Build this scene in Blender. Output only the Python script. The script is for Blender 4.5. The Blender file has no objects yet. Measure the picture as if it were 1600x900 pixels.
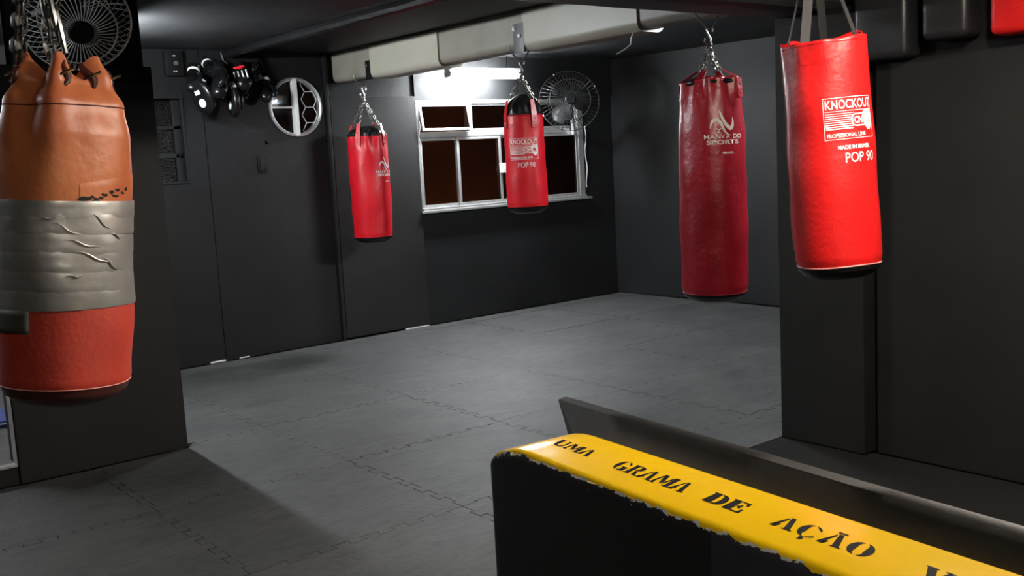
import bpy, bmesh, math, random
from mathutils import Vector, Matrix, noise
random.seed(7)
PI = math.pi
C = bpy.context.scene.collection
S = bpy.context.scene

# ------------------------------------------------------------------ camera
FOC, YAW, PIT, ROL = 1574.845, math.radians(38.587), math.radians(7.481), math.radians(3.079)
CAMH = 1.6
fw = Vector((math.sin(YAW)*math.cos(PIT), math.cos(YAW)*math.cos(PIT), -math.sin(PIT)))
r0 = Vector((math.cos(YAW), -math.sin(YAW), 0)); d0 = fw.cross(r0)
rt = r0*math.cos(ROL) + d0*math.sin(ROL); dn = -r0*math.sin(ROL) + d0*math.cos(ROL)
cd = bpy.data.cameras.new('camera'); cam = bpy.data.objects.new('camera', cd); C.objects.link(cam)
cd.sensor_width = 36; cd.lens = 36*FOC/1600; cd.clip_start = .02
m = Matrix((rt, -dn, -fw)).transposed().to_4x4(); m.translation = (0, 0, CAMH)
cam.matrix_world = m
S.camera = cam
# ------------------------------------------------------------------ world, exposure, lamp strengths
w = bpy.data.worlds.new('world'); S.world = w; w.use_nodes = True
w.node_tree.nodes['Background'].inputs[0].default_value = (.01, .012, .02, 1)
w.node_tree.nodes['Background'].inputs[1].default_value = .3
S.view_settings.view_transform = 'Standard'; S.view_settings.look = 'None'
S.view_settings.exposure = 0; S.view_settings.gamma = 1; S.view_settings.use_curve_mapping = False
E_BACK, E_LEFT, E_RIGHT, E_FRONT, E_SIDE = 400, 900, 590, 500, 260
COOL = (.92, .965, 1.0); WARM = (1.0, .90, .76)

# ------------------------------------------------------------------ materials
def mat(name, col, rough=.5, metal=0, var=.15, vscale=6, bump=0, bscale=60, spec=.5, emit=None, estr=0, col2=None, coat=0, detail=4):
    M = bpy.data.materials.new(name); M.use_nodes = True; nt = M.node_tree; N = nt.nodes; L = nt.links
    b = N['Principled BSDF']
    b.inputs['Roughness'].default_value = rough; b.inputs['Metallic'].default_value = metal
    b.inputs['Specular IOR Level'].default_value = spec
    b.inputs['Coat Weight'].default_value = coat; b.inputs['Coat Roughness'].default_value = .2
    tc = N.new('ShaderNodeTexCoord'); nz = N.new('ShaderNodeTexNoise')
    nz.inputs['Scale'].default_value = vscale; nz.inputs['Detail'].default_value = detail
    L.new(tc.outputs['Object'], nz.inputs['Vector'])
    rp = N.new('ShaderNodeValToRGB'); rp.color_ramp.elements[0].position = .3; rp.color_ramp.elements[1].position = .7
    c2 = col2 or col
    rp.color_ramp.elements[0].color = tuple(x*(1-var) for x in col) + (1,)
    rp.color_ramp.elements[1].color = tuple(min(1, x*(1+var)) for x in c2) + (1,)
    L.new(nz.outputs['Fac'], rp.inputs['Fac']); L.new(rp.outputs['Color'], b.inputs['Base Color'])
    if bump:
        n2 = N.new('ShaderNodeTexNoise'); n2.inputs['Scale'].default_value = bscale; n2.inputs['Detail'].default_value = 3
        L.new(tc.outputs['Object'], n2.inputs['Vector'])
        bp = N.new('ShaderNodeBump'); bp.inputs['Strength'].default_value = bump; bp.inputs['Distance'].default_value = .01
        L.new(n2.outputs['Fac'], bp.inputs['Height']); L.new(bp.outputs['Normal'], b.inputs['Normal'])
    if emit:
        b.inputs['Emission Color'].default_value = emit + (1,); b.inputs['Emission Strength'].default_value = estr
    return M

M_WALL = mat('black_wall_paint', (.0048, .005, .0054), .56, spec=.34, var=.42, vscale=1.6, bump=.16, bscale=25)
M_PANEL = mat('black_wall_panel', (.0085, .0082, .0080), .6, spec=.35, var=.15, vscale=4, bump=.10, bscale=40)
M_CEIL = mat('black_ceiling_paint', (.026, .027, .0285), .55, spec=.22, var=.3, vscale=2, bump=.4, bscale=9)
M_SUB = mat('dark_concrete', (.008, .008, .008), .8)
M_FOAM = mat('grey_foam_mat', (.047, .047, .0462), .62, var=.28, vscale=2.2, bump=.18, bscale=30, detail=8)
nt_ = M_FOAM.node_tree; gp_ = nt_.nodes.new('ShaderNodeNewGeometry')
for n_ in nt_.nodes:
    if n_.type == 'TEX_NOISE': nt_.links.new(gp_.outputs['Position'], n_.inputs['Vector'])
# scuffs: stretched noise darkens and lightens the foam in short streaks
mp_ = nt_.nodes.new('ShaderNodeMapping'); mp_.inputs['Rotation'].default_value = (0, 0, .5); mp_.inputs['Scale'].default_value = (3.5, 11, 1)
nt_.links.new(gp_.outputs['Position'], mp_.inputs['Vector'])
ns_ = nt_.nodes.new('ShaderNodeTexNoise'); ns_.inputs['Scale'].default_value = 1.6; ns_.inputs['Detail'].default_value = 7; ns_.inputs['Distortion'].default_value = 1.2
nt_.links.new(mp_.outputs['Vector'], ns_.inputs['Vector'])
rs_ = nt_.nodes.new('ShaderNodeValToRGB'); rs_.color_ramp.elements[0].position = .28; rs_.color_ramp.elements[0].color = (.55, .55, .55, 1); rs_.color_ramp.elements[1].position = .56; rs_.color_ramp.elements[1].color = (1, 1, 1, 1)
nt_.links.new(ns_.outputs['Fac'], rs_.inputs['Fac'])
mx_ = nt_.nodes.new('ShaderNodeMix'); mx_.data_type = 'RGBA'; mx_.blend_type = 'MULTIPLY'; mx_.inputs[0].default_value = 1
bs_ = nt_.nodes['Principled BSDF']; src_ = bs_.inputs['Base Color'].links[0].from_socket
nt_.links.new(src_, mx_.inputs[6]); nt_.links.new(rs_.outputs['Color'], mx_.inputs[7]); nt_.links.new(mx_.outputs[2], bs_.inputs['Base Color'])
M_WHITE = mat('white_plaster', (.7, .7, .68), .6, var=.1)
M_BEAM = mat('beige_grey_paint', (.22, .205, .17), .45, var=.12, vscale=5, bump=.05, bscale=20)
M_SLEEVE = mat('cream_vinyl', (.36, .345, .28), .42, var=.06, vscale=4, bump=.04, bscale=12)
M_BLACK = mat('black_metal', (.005, .005, .0052), .5, var=.2, spec=.2)
M_RUB = mat('black_rubber', (.014, .014, .015), .6, var=.2, bump=.1)
M_PLATE = mat('grey_steel_plate', (.10, .10, .098), .5, .3, var=.1)
M_STEEL = mat('bright_steel', (.55, .55, .55), .28, 1, var=.15, vscale=30)
M_CHROME = mat('chain_steel', (.62, .60, .56), .22, 1, var=.2, vscale=60)
M_ALU = mat('brushed_aluminium', (.62, .62, .61), .38, .85, var=.08, vscale=14)
M_RED = mat('red_leather', (.60, .006, .016), .38, var=.10, vscale=8, bump=.22, bscale=45)
M_BRIGHT = mat('bright_red_leather', (.66, .010, .010), .40, var=.10, vscale=8, bump=.22, bscale=45)
M_MAROON = mat('maroon_leather', (.33, .008, .020), .36, var=.14, vscale=9, bump=.35, bscale=32)
M_ORANGE = mat('worn_orange_leather', (.46, .095, .04), .42, var=.14, vscale=4, bump=.15, bscale=40, col2=(.60, .20, .075))
M_OLDRED = mat('faded_red_leather', (.50, .050, .030), .50, var=.14, vscale=6, bump=.15, bscale=60)
M_OLDDARK = mat('dark_worn_leather', (.06, .014, .010), .5, var=.2)
M_TAPE = mat('silver_tape', (.58, .57, .55), .36, .7, var=.2, vscale=5, bump=.45, bscale=8)
M_TEAR = mat('black_tear', (.008, .007, .006), .8)
M_LINER = mat('black_vinyl', (.006, .006, .0065), .32, spec=.4, var=.2, bump=.2, bscale=20)
M_PRINT = mat('white_print', (.72, .66, .64), .5, var=.1, vscale=80)
M_MARK = mat('white_label', (.75, .75, .73), .5, var=.05)
M_PIPE = mat('pink_piping', (.62, .25, .22), .5)
M_REDTRIM = mat('red_vinyl', (.55, .01, .015), .35)
M_WIRE = mat('pale_wire', (.85, .85, .83), .35, .25, var=.1)
M_DWIRE = mat('dark_wire', (.035, .035, .035), .4, .3, var=.1)
M_LETTER = mat('black_stencil_paint', (.003, .0026, .0022), .7, spec=.08)
M_BROWNWALL = mat('brown_outside_wall', (.16, .07, .035), .8, var=.25, vscale=2)
M_BLUE = mat('blue_vinyl', (.12, .16, .5), .5)
M_WOOD = mat('grey_floorboard', (.16, .155, .15), .5, var=.2)
M_LACE = mat('silver_lace', (.6, .6, .6), .4)
M_GLOVE = mat('black_glove_leather', (.006, .006, .0065), .24, var=.2, bump=.12, bscale=25)
def glass(name, tint, rough=.05, bump=0):
    M = mat(name, tint, rough, 0, var=0, bump=bump, bscale=70)
    b = M.node_tree.nodes['Principled BSDF']
    b.inputs['Transmission Weight'].default_value = 1.0
    b.inputs['IOR'].default_value = 1.2
    return M
M_GLASS = glass('brown_window_glass', (.62, .42, .30))
M_DGLASS = mat('black_painted_pebbled_glass', (.003, .003, .0032), .25, spec=.3, var=.1, bump=1.0, bscale=45)
def tube_mat(name, col, s):
    return mat(name, (.8, .8, .8), .5, var=0, emit=col, estr=s)

# ------------------------------------------------------------------ mesh helpers
def bx(bm, x0, x1, y0, y1, z0, z1):
    v = [bm.verts.new((x, y, z)) for z in (z0, z1) for x, y in ((x0, y0), (x1, y0), (x1, y1), (x0, y1))]
    for f in ((3, 2, 1, 0), (4, 5, 6, 7), (0, 1, 5, 4), (1, 2, 6, 5), (2, 3, 7, 6), (3, 0, 4, 7)):
        bm.faces.new([v[i] for i in f])
    return v
def frame_of(d):
    d = d.normalized(); a = Vector((0, 0, 1)) if abs(d.z) < .9 else Vector((1, 0, 0))
    u = d.cross(a).normalized(); return u, d.cross(u).normalized()
def tube(bm, pts, r, n=8, closed=False, caps=True):
    P = [Vector(p) for p in pts]; k = len(P); rings = []
    u = None
    for i, p in enumerate(P):
        if closed: d = P[(i+1) % k] - P[i-1]
        else: d = P[min(i+1, k-1)] - P[max(i-1, 0)]
        d = d.normalized()
        if u is None: u, _ = frame_of(d)
        u = (u - d*u.dot(d)).normalized(); v = d.cross(u)
        rr = r[i] if isinstance(r, (list, tuple)) else r
        rings.append([bm.verts.new(p + (u*math.cos(2*PI*j/n) + v*math.sin(2*PI*j/n))*rr) for j in range(n)])
    for i in range(k if closed else k-1):
        a, b = rings[i], rings[(i+1) % k]
        for j in range(n): bm.faces.new((a[j], a[(j+1) % n], b[(j+1) % n], b[j]))
    if caps and not closed:
        bm.faces.new(rings[0][::-1]); bm.faces.new(rings[-1])
def lathe(bm, prof, n=32, M=None, cap0=True, cap1=True):
    rings = []
    for r, z in prof:
        rings.append([bm.verts.new((r*math.cos(2*PI*j/n), r*math.sin(2*PI*j/n), z)) for j in range(n)])
    for a, b in zip(rings, rings[1:]):
        for j in range(n): bm.faces.new((a[j], a[(j+1) % n], b[(j+1) % n], b[j]))
    if cap0: bm.faces.new(rings[0][::-1])
    if cap1: bm.faces.new(rings[-1])
    if M: 
        vs = [v for rg in rings for v in rg]
        for v in vs: v.co = M @ v.co
def prism(bm, poly, z0, z1, M=None):
    a = [bm.verts.new((x, y, z0)) for x, y in poly]; b = [bm.verts.new((x, y, z1)) for x, y in poly]
    n = len(poly)
    bm.faces.new(a[::-1]); bm.faces.new(b)
    for i in range(n): bm.faces.new((a[i], a[(i+1) % n], b[(i+1) % n], b[i]))
    if M:
        for v in a+b: v.co = M @ v.co
def ellipsoid(bm, c, r, M=None, nu=20, nv=12, fn=None):
    t = bmesh.new(); bmesh.ops.create_uvsphere(t, u_segments=nu, v_segments=nv, radius=1)
    for v in t.verts:
        p = Vector((v.co.x*r[0], v.co.y*r[1], v.co.z*r[2]))
        if fn: p = fn(p, v.co)
        v.co = (M @ p if M else p) + Vector(c)
    me = bpy.data.meshes.new('t'); t.to_mesh(me); t.free(); bm.from_mesh(me); bpy.data.meshes.remove(me)
def obj(name, bm, material, parent=None, smooth=True, bevel=0, angle=40, merge=False):
    if merge: bmesh.ops.remove_doubles(bm, verts=bm.verts, dist=1e-5)
    bmesh.ops.recalc_face_normals(bm, faces=bm.faces)
    if bevel:
        es = [e for e in bm.edges if len(e.link_faces) == 2 and e.calc_face_angle(0) > .6]
        bmesh.ops.bevel(bm, geom=es, offset=bevel, segments=2, affect='EDGES', profile=.6)
    me = bpy.data.meshes.new(name); bm.to_mesh(me); bm.free()
    if smooth:
        for p in me.polygons: p.use_smooth = True
        me.set_sharp_from_angle(angle=math.radians(angle))
    o = bpy.data.objects.new(name, me); C.objects.link(o)
    if material: me.materials.append(material)
    if parent: o.parent = parent
    return o
def tag(o, label, cat, group=None):
    o['label'] = label; o['category'] = cat
    if group: o['group'] = group
    return o
def thing(name, label, cat, loc=(0, 0, 0), rot=None, group=None):
    o = bpy.data.objects.new(name, None); C.objects.link(o); o.location = loc; o.empty_display_size = .1
    if rot is not None: o.rotation_euler = rot
    return tag(o, label, cat, group)
def struct(name, bm, m, **k):
    o = obj(name, bm, m, **k); o['kind'] = 'structure'; return o
def B(): return bmesh.new()
def boxes(*bs):
    bm = B()
    for b in bs: bx(bm, *b)
    return bm

# ------------------------------------------------------------------ room shell
YA, CE = 8.13, 2.59
def hole_wall(bm, x0, x1, z0, z1, y0, y1, rect=None, circ=None):
    """wall piece between x0..x1 with one rectangular or round hole"""
    if rect:
        a, b, c, d = rect
        for q in ((x0, a, z0, z1), (b, x1, z0, z1), (a, b, z0, c), (a, b, d, z1)):
            if q[1]-q[0] > 1e-4 and q[3]-q[2] > 1e-4: bx(bm, q[0], q[1], y0, y1, q[2], q[3])
    if circ:
        cx, cz, r = circ; n = 48; h = r+.06
        for q in ((x0, cx-h, z0, z1), (cx+h, x1, z0, z1), (cx-h, cx+h, z0, cz-h), (cx-h, cx+h, cz+h, z1)):
            bx(bm, q[0], q[1], y0, y1, q[2], q[3])
        F = []
        for j in range(n):
            t = 2*PI*(j+.5)/n; c, s = math.cos(t), math.sin(t); k = h/max(abs(c), abs(s))
            F.append([bm.verts.new((cx+c*q, y, cz+s*q)) for q, y in ((r, y0), (k, y0), (r, y1), (k, y1))])
        for j in range(n):
            a, b = F[j], F[(j+1) % n]
            bm.faces.new((a[0], b[0], b[1], a[1])); bm.faces.new((a[2], a[3], b[3], b[2])); bm.faces.new((a[0], a[2], b[2], b[0]))
RW = (4.172, 2.118, .25)           # round window centre x, z, radius
WX0, WX1, WZ0, WZ1 = 5.43, 7.58, 1.10, 2.165
struct('floor', boxes((-2.6, 8.4, -2.1, 8.4, -.12, -.022)), M_SUB, smooth=False)
struct('ceiling', boxes((-2.6, 8.4, -2.1, 11, CE, CE+.12)), M_CEIL, smooth=False)
bm = B()
hole_wall(bm, 2.046, 3.337, 0, CE, YA, YA+.14, rect=(2.55, 3.15, 1.53, 2.2))
hole_wall(bm, 3.343, 4.497, 0, CE, YA, YA+.14, circ=RW)
bx(bm, 4.497, 5.43, YA+.03, YA+.14, 0, CE)
hole_wall(bm, 5.43, 8.4, 0, CE, YA, YA+.14, rect=(WX0, WX1, WZ0, WZ1))
bx(bm, 3.3, 3.38, YA+.03, YA+.14, 0, 1.7); bx(bm, 3.3, 3.38, YA+.03, YA+.14, 1.7, CE)
struct('wall_back', bm, M_WALL, smooth=False)
struct('trim_1', boxes((4.503, 5.415, YA-.03, YA+.029, .012, 2.205)), M_PANEL, smooth=False, bevel=.006)
struct('trim_2', boxes((4.462, 4.497, YA-.035, YA, 0, CE)), M_WALL, smooth=False, bevel=.008)
struct('baseboard_back', boxes((3.20, 3.335, YA-.012, YA-.001, .0, .012), (5.13, 5.41, YA-.036, YA-.031, 0, .010), (3.46, 3.55, YA-.008, YA-.001, 0, .009)), M_WHITE, smooth=False)
# right back wall, turned a little
bm = boxes((0, .15, -5, .3, 0, CE)); bx(bm, -.03, 0, -5, .04, .0, 2.195)
o = struct('wall_right', bm, M_WALL, smooth=False); o.location = (8.06, 8.1, 0); o.rotation_euler = (0, 0, math.radians(2.6))
# wall end on the right foreground
struct('wall_right_front', boxes((4.55, 4.75, -2.1, 3.288, 0, CE)), M_WALL, smooth=False)
struct('trim_3', boxes((4.452, 4.549, 2.785, 3.288, 0, 2.232)), M_PANEL, smooth=False, bevel=.005)
struct('trim_4', boxes((4.52, 4.549, -2.0, 2.755, 0, 1.957)), M_PANEL, smooth=False, bevel=.008)
# wall end on the left foreground with its panel
struct('wall_left', boxes((1.17, 2.045, 5.77, 5.95, 0, CE), (1.9, 2.045, 5.95, 8.27, 0, CE)), M_WALL, smooth=False)
struct('trim_5', boxes((1.165, 2.077, 5.735, 5.769, 0.0, 2.2)), M_PANEL, smooth=False, bevel=.006)
M_GREYW = mat('grey_wall_strip', (.34, .345, .36), .6, var=.12)  # pale grey strip at the upper left of the wall end
struct('trim_11', boxes((1.165, 1.335, 5.758, 5.7695, 2.205, CE-.001)), M_GREYW, smooth=False)
# enclosing walls out of view
struct('wall_front', boxes((-2.6, 4.75, -2.1, -2.0, 0, CE)), M_WALL, smooth=False)
struct('wall_left_front', boxes((-2.6, -2.5, -2, 11, 0, CE)), M_WALL, smooth=False)
struct('wall_right_outer', boxes((4.75, 8.4, 2.2, 2.3, 0, CE)), M_WALL, smooth=False)
# side room behind the left opening
struct('wall_side_room', boxes((-2.5, 1.899, 8.16, 8.26, 0.1, CE)), M_WHITE, smooth=False)
struct('floor_side_room', boxes((-2.5, 1.165, 5.78, 5.952, -.02, .1), (-2.5, 1.899, 5.952, 8.158, -.02, .1)), M_WOOD, smooth=False)
struct('trim_6', boxes((-2.5, 1.16, 5.755, 5.779, .0, .095)), M_WALL, smooth=False)
struct('trim_7', boxes((-2.5, 1.16, 5.745, 5.80, .1, .112)), M_ALU, smooth=False)
struct('trim_8', boxes((1.152, 1.164, 5.75, 5.80, .113, 2.2)), M_ALU, smooth=False, bevel=.003)
# cross beam overhead
bm = B(); n = 60
for k, (y0, y1) in enumerate(((2.93, 3.285),)):
    rings = []
    for i in range(n+1):
        x = -2.5 + 7.05*i/n; dz = .012*noise.noise(Vector((x*2.2, 0, 3))) 
        pr = [(y0, CE-.001), (y0, 2.26+dz), (y0+.03, 2.228+dz), (y1-.04, 2.222+dz), (y1, 2.25+dz), (y1, CE-.001)]
        rings.append([bm.verts.new((x, y, z)) for y, z in pr])
    for a, b in zip(rings, rings[1:]):
        for j in range(5): bm.faces.new((a[j], a[j+1], b[j+1], b[j]))
    bm.faces.new(rings[0]); bm.faces.new(rings[-1])
struct('trim_9', bm, M_CEIL)

# ------------------------------------------------------------------ interlocking floor mats
MS = 1.05; MX, MY = 2.59, 3.70
def edge_profile():
    P = [(0, 0)]; N = 6; a, b = .085, .915; d = .019; e = .010
    w = (b-a)/(2*N)
    P.append((a, 0))
    for k in range(2*N):
        s0 = a+k*w; s1 = s0+w; up = d if k % 2 == 0 else -d
        sg = e if k % 2 == 0 else e
        P.append((s0-sg*.5 if True else s0, up)); P.append((s1+sg*.5, up))
    P.append((b, 0))
    return P
EP = edge_profile()
def mat_outline(i, j, clip, gap):
    x0, y0 = MX+i*MS, MY+j*MS
    pts = []
    pts += [(x0+s*MS, y0+d) for s, d in EP]                       # bottom edge
    pts += [(x0+MS+d, y0+s*MS) for s, d in EP]                    # right edge
    pts += [(x0+s*MS, y0+MS+d) for s, d in EP+[(1, 0)]][::-1]     # top
    pts += [(x0+d, y0+s*MS) for s, d in EP+[(1, 0)]][::-1]        # left
    out = []
    for p in pts:
        q = (min(max(p[0], clip[0]), clip[1]), min(max(p[1], clip[2]), clip[3]))
        if q[0] < 2.085 and y0 < 5.7: q = (q[0], min(q[1], 5.722))
        if q[0] > 4.446 and y0+MS > 3.3: q = (q[0], max(q[1], 3.292))
        elif q[0] > 4.446: q = (4.446, q[1])
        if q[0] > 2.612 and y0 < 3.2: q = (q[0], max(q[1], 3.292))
        if not out or (abs(q[0]-out[-1][0])+abs(q[1]-out[-1][1])) > 2e-3: out.append(q)
    while len(out) > 2 and abs(out[0][0]-out[-1][0])+abs(out[0][1]-out[-1][1]) < 2e-3: out.pop()
    # inset
    n = len(out); res = []
    for k in range(n):
        p, a, b = Vector(out[k]), Vector(out[k-1]), Vector(out[(k+1) % n])
        e1, e2 = (p-a), (b-p)
        if e1.length < 1e-6 or e2.length < 1e-6: res.append(out[k]); continue
        e1.normalize(); e2.normalize()
        n1, n2 = Vector((-e1.y, e1.x)), Vector((-e2.y, e2.x))
        q = n1+n2
        if q.length < .3: q = n1
        q = q/max(q.length**2/2, .4)
        res.append((p.x+q.x*gap, p.y+q.y*gap))
    return res
for j in range(-3, 5):
    for i in range(-3, 6):
        x0, y0 = MX+i*MS, MY+j*MS; clips = []
        L = (-9, 8.0, -9, 8.085)
        if y0 > 5.7: L = (2.095, 7.985 if y0 > 7.5 else 8.0, -9, 8.085)
        if x0+MS < 2.1 and y0 > 5.7: continue
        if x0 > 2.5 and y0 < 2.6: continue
        if y0+MS < 1.9 or (x0+MS < 1.6 and y0 < 2.6): continue
        if y0 < 1.7 and x0 < 1.8: continue
        if x0 > 4.6 and y0+MS < 3.2: continue
        clips = [L]
        if x0+MS > 7.9: clips = [(c[0], 8.02 if y0 > 6.5 else 8.06, c[2], c[3]) for c in clips]
        for c in clips:
            out = mat_outline(i, j, c, (.0030 if (i, j) == (0, 0) else random.choice((.0010, .0016, .0022, .0026)) if j < 2 else random.choice((.0006, .0010, .0016, .0024))))
            if len(out) < 4: continue
            xs = [p[0] for p in out]; ys = [p[1] for p in out]
            if max(xs)-min(xs) < .04 or max(ys)-min(ys) < .04: continue
            bm = B(); cx, cy = (min(xs)+max(xs))/2, (min(ys)+max(ys))/2
            prism(bm, [(p[0]-cx, p[1]-cy) for p in out], -.0215, 0)
            bmesh.ops.remove_doubles(bm, verts=bm.verts, dist=2e-4)
            o = obj('floor_mat', bm, M_FOAM, smooth=False)
            o.location = (cx+random.uniform(-.0012, .0012), cy+random.uniform(-.0012, .0012), random.uniform(-.0008, .0008))
            tag(o, 'dark grey foam puzzle mat interlocked with its neighbours on the gym floor', 'floor mat', 'interlocking foam mats covering the floor')

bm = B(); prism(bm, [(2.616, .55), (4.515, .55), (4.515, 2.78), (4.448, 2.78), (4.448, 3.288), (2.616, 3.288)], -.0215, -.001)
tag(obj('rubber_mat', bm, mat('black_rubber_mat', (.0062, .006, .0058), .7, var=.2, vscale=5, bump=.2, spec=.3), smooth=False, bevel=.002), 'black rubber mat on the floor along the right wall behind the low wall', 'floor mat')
# ------------------------------------------------------------------ lamps
def batten(name, label, loc, rz, length, strength, col, wall=False, tubes=1, rods=0):
    t = thing(name, label, 'lamp', loc, (0, 0, rz))
    bm = B()
    if wall: bx(bm, -length/2-.02, length/2+.02, -.005, .045, -.035, .035)
    else: bx(bm, -length/2-.02, length/2+.02, -.035, .035, 0, .045)
    obj('housing', bm, M_MARK, t, bevel=.006)
    for sx in ((-1, 1) if rods else ()):
        bm = B(); tube(bm, [(sx*length*.35, 0, .04), (sx*length*.35, 0, rods+.04)], .005, 6); obj('hanging_rod', bm, M_BLACK, t)
    tm = tube_mat(name+'_tube', col, strength)
    for k in range(tubes):
        bm = B(); off = (k-(tubes-1)/2)*.06
        c = (-.045, off) if wall else (off, -.03)
        tube(bm, [(-length/2, c[0], c[1]), (length/2, c[0], c[1])], .024 if rods > .1 and tubes > 1 else .016, 10)
        obj('tube', bm, tm, t)
    for sx in (-1, 1):
        bm = B()
        if wall: bx(bm, sx*length/2-.012, sx*length/2+.012, -.065, -.004, -.05, .05)
        else: bx(bm, sx*length/2-.012, sx*length/2+.012, -.05, .05, -.05, .002)
        obj('lamp_holder', bm, M_MARK, t, bevel=.003)
    return t
batten('pendant_lamp', 'glowing white tube lamp hanging from the ceiling behind the beige beam', (6.05, 7.84, 2.405), 0, .84, E_BACK, COOL, tubes=2, rods=CE-2.45)
batten('ceiling_lamp', 'tube lamp on the ceiling hidden behind the black wall end at left', (2.13, 6.85, CE-.09), PI/2, .8, E_LEFT, COOL, rods=.045)
batten('ceiling_lamp', 'tube lamp on the ceiling hidden behind the black wall end at right', (5.9, 3.28, CE-.046), 0, 1.1, E_RIGHT, COOL)
batten('ceiling_lamp', 'warm tube lamp on the ceiling between the low wall and the right wall', (3.0, 1.25, CE-.046), .6, .9, E_FRONT, WARM, tubes=2)
batten('ceiling_lamp', 'added unseen tube lamp on the ceiling left of the white wire fan', (-.5, 4.7, CE-.046), PI/2, .8, 120, COOL)  # unseen, added to brighten the fan wires and the upper wall end
batten('ceiling_lamp', 'added unseen tube lamp on the ceiling just behind the viewer', (.3, -.5, CE-.046), 0, .9, 170, WARM)  # extra fill out of view, lifts the low wall and the front
batten('ceiling_lamp', 'added unseen tube lamp on the ceiling of the white side room', (.3, 7.6, CE-.046), 0, 1.0, E_SIDE, COOL)  # added out of sight so the side room wall comes out white

# ------------------------------------------------------------------ beige beam with sleeves
BXM = 4.565
def ubeam(y0, y1, half, zb, zt, ny=2, r=.05, jag=0):
    bm = B(); rings = []
    pr = [(-half, zt)]
    for k in range(9): a = PI + PI/2*k/8; pr.append((-half+r+r*math.cos(a), zb+r+r*math.sin(a)))
    for k in range(9): a = 1.5*PI + PI/2*k/8; pr.append((half-r+r*math.cos(a), zb+r+r*math.sin(a)))
    pr.append((half, zt))
    for i in range(ny+1):
        y = y0+(y1-y0)*i/ny
        dz = jag*noise.noise(Vector((y*3, 1, 2)))
        rings.append([bm.verts.new((x, y, z+(dz if z < zt-.01 else 0))) for x, z in pr])
    n = len(pr)
    for a, b in zip(rings, rings[1:]):
        for j in range(n): bm.faces.new((a[j], a[(j+1) % n], b[(j+1) % n], b[j]))
    bm.faces.new(rings[0]); bm.faces.new(rings[-1])
    return bm
beam = thing('ceiling_beam', 'beige ceiling beam with cream padded sleeves carrying three red punching bags', 'beam', (BXM+.11, 0, 0))
obj('girder', ubeam(3.29, YA-.002, .108, 2.325, CE-.001, 40, .05, .006), M_BEAM, beam)
for y0, y1, lb in ((6.46, 7.46, 'cream padded sleeve at the far end of the beam'), (4.36, 5.44, 'cream padded sleeve at the near end of the beam')):
    o = obj('padded_sleeve', ubeam(y0, y1, .122, 2.305, CE-.012, 20, .06, .004), M_SLEEVE, beam); o['label'] = lb
def hanger(y, plate, zb, hy):
    if plate == 'grey':
        p = obj('bracket_plate', boxes((-.124, -.108, y-.06, y+.05, 2.30, 2.50)), M_PLATE, beam, bevel=.003)
        for dy, z in ((.035, 2.465), (-.02, 2.415)):
            bm = B(); lathe(bm, [(.016, 0), (.018, .004), (.010, .012)], 12, Matrix.Translation((-.125, y+dy, z)) @ Matrix.Rotation(-PI/2, 4, 'Y'))
            obj('bolt', bm, M_MARK, p)
    elif plate == 'black':
        p = obj('bracket_plate', boxes((-.122, -.108, y-.02, y+.05, 2.30, 2.46)), M_BLACK, beam, bevel=.003)
        bm = B(); lathe(bm, [(.013, 0), (.015, .004), (.008, .012)], 12, Matrix.Translation((-.123, y+.03, 2.42)) @ Matrix.Rotation(-PI/2, 4, 'Y'))
        obj('bolt', bm, M_STEEL, p)
    bm = B(); a = Vector((rt.x, rt.y, 0)).normalized()*.075
    c = Vector((-.075, hy, 0))
    tube(bm, [c+a+Vector((0, 0, zb+.03)), c+a+Vector((0, 0, zb)), c+a*.15+Vector((0, 0, zb-.085)), c-a*.15+Vector((0, 0, zb-.085)), c-a+Vector((0, 0, zb)), c-a+Vector((0, 0, zb+.03))], .006, 8)
    obj('hook_bar', bm, M_STEEL, beam)
hanger(7.49, 'black', 2.333, 7.673); hanger(5.49, 'grey', 2.333, 5.532); hanger(3.80, None, 2.342, 3.846)

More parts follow.
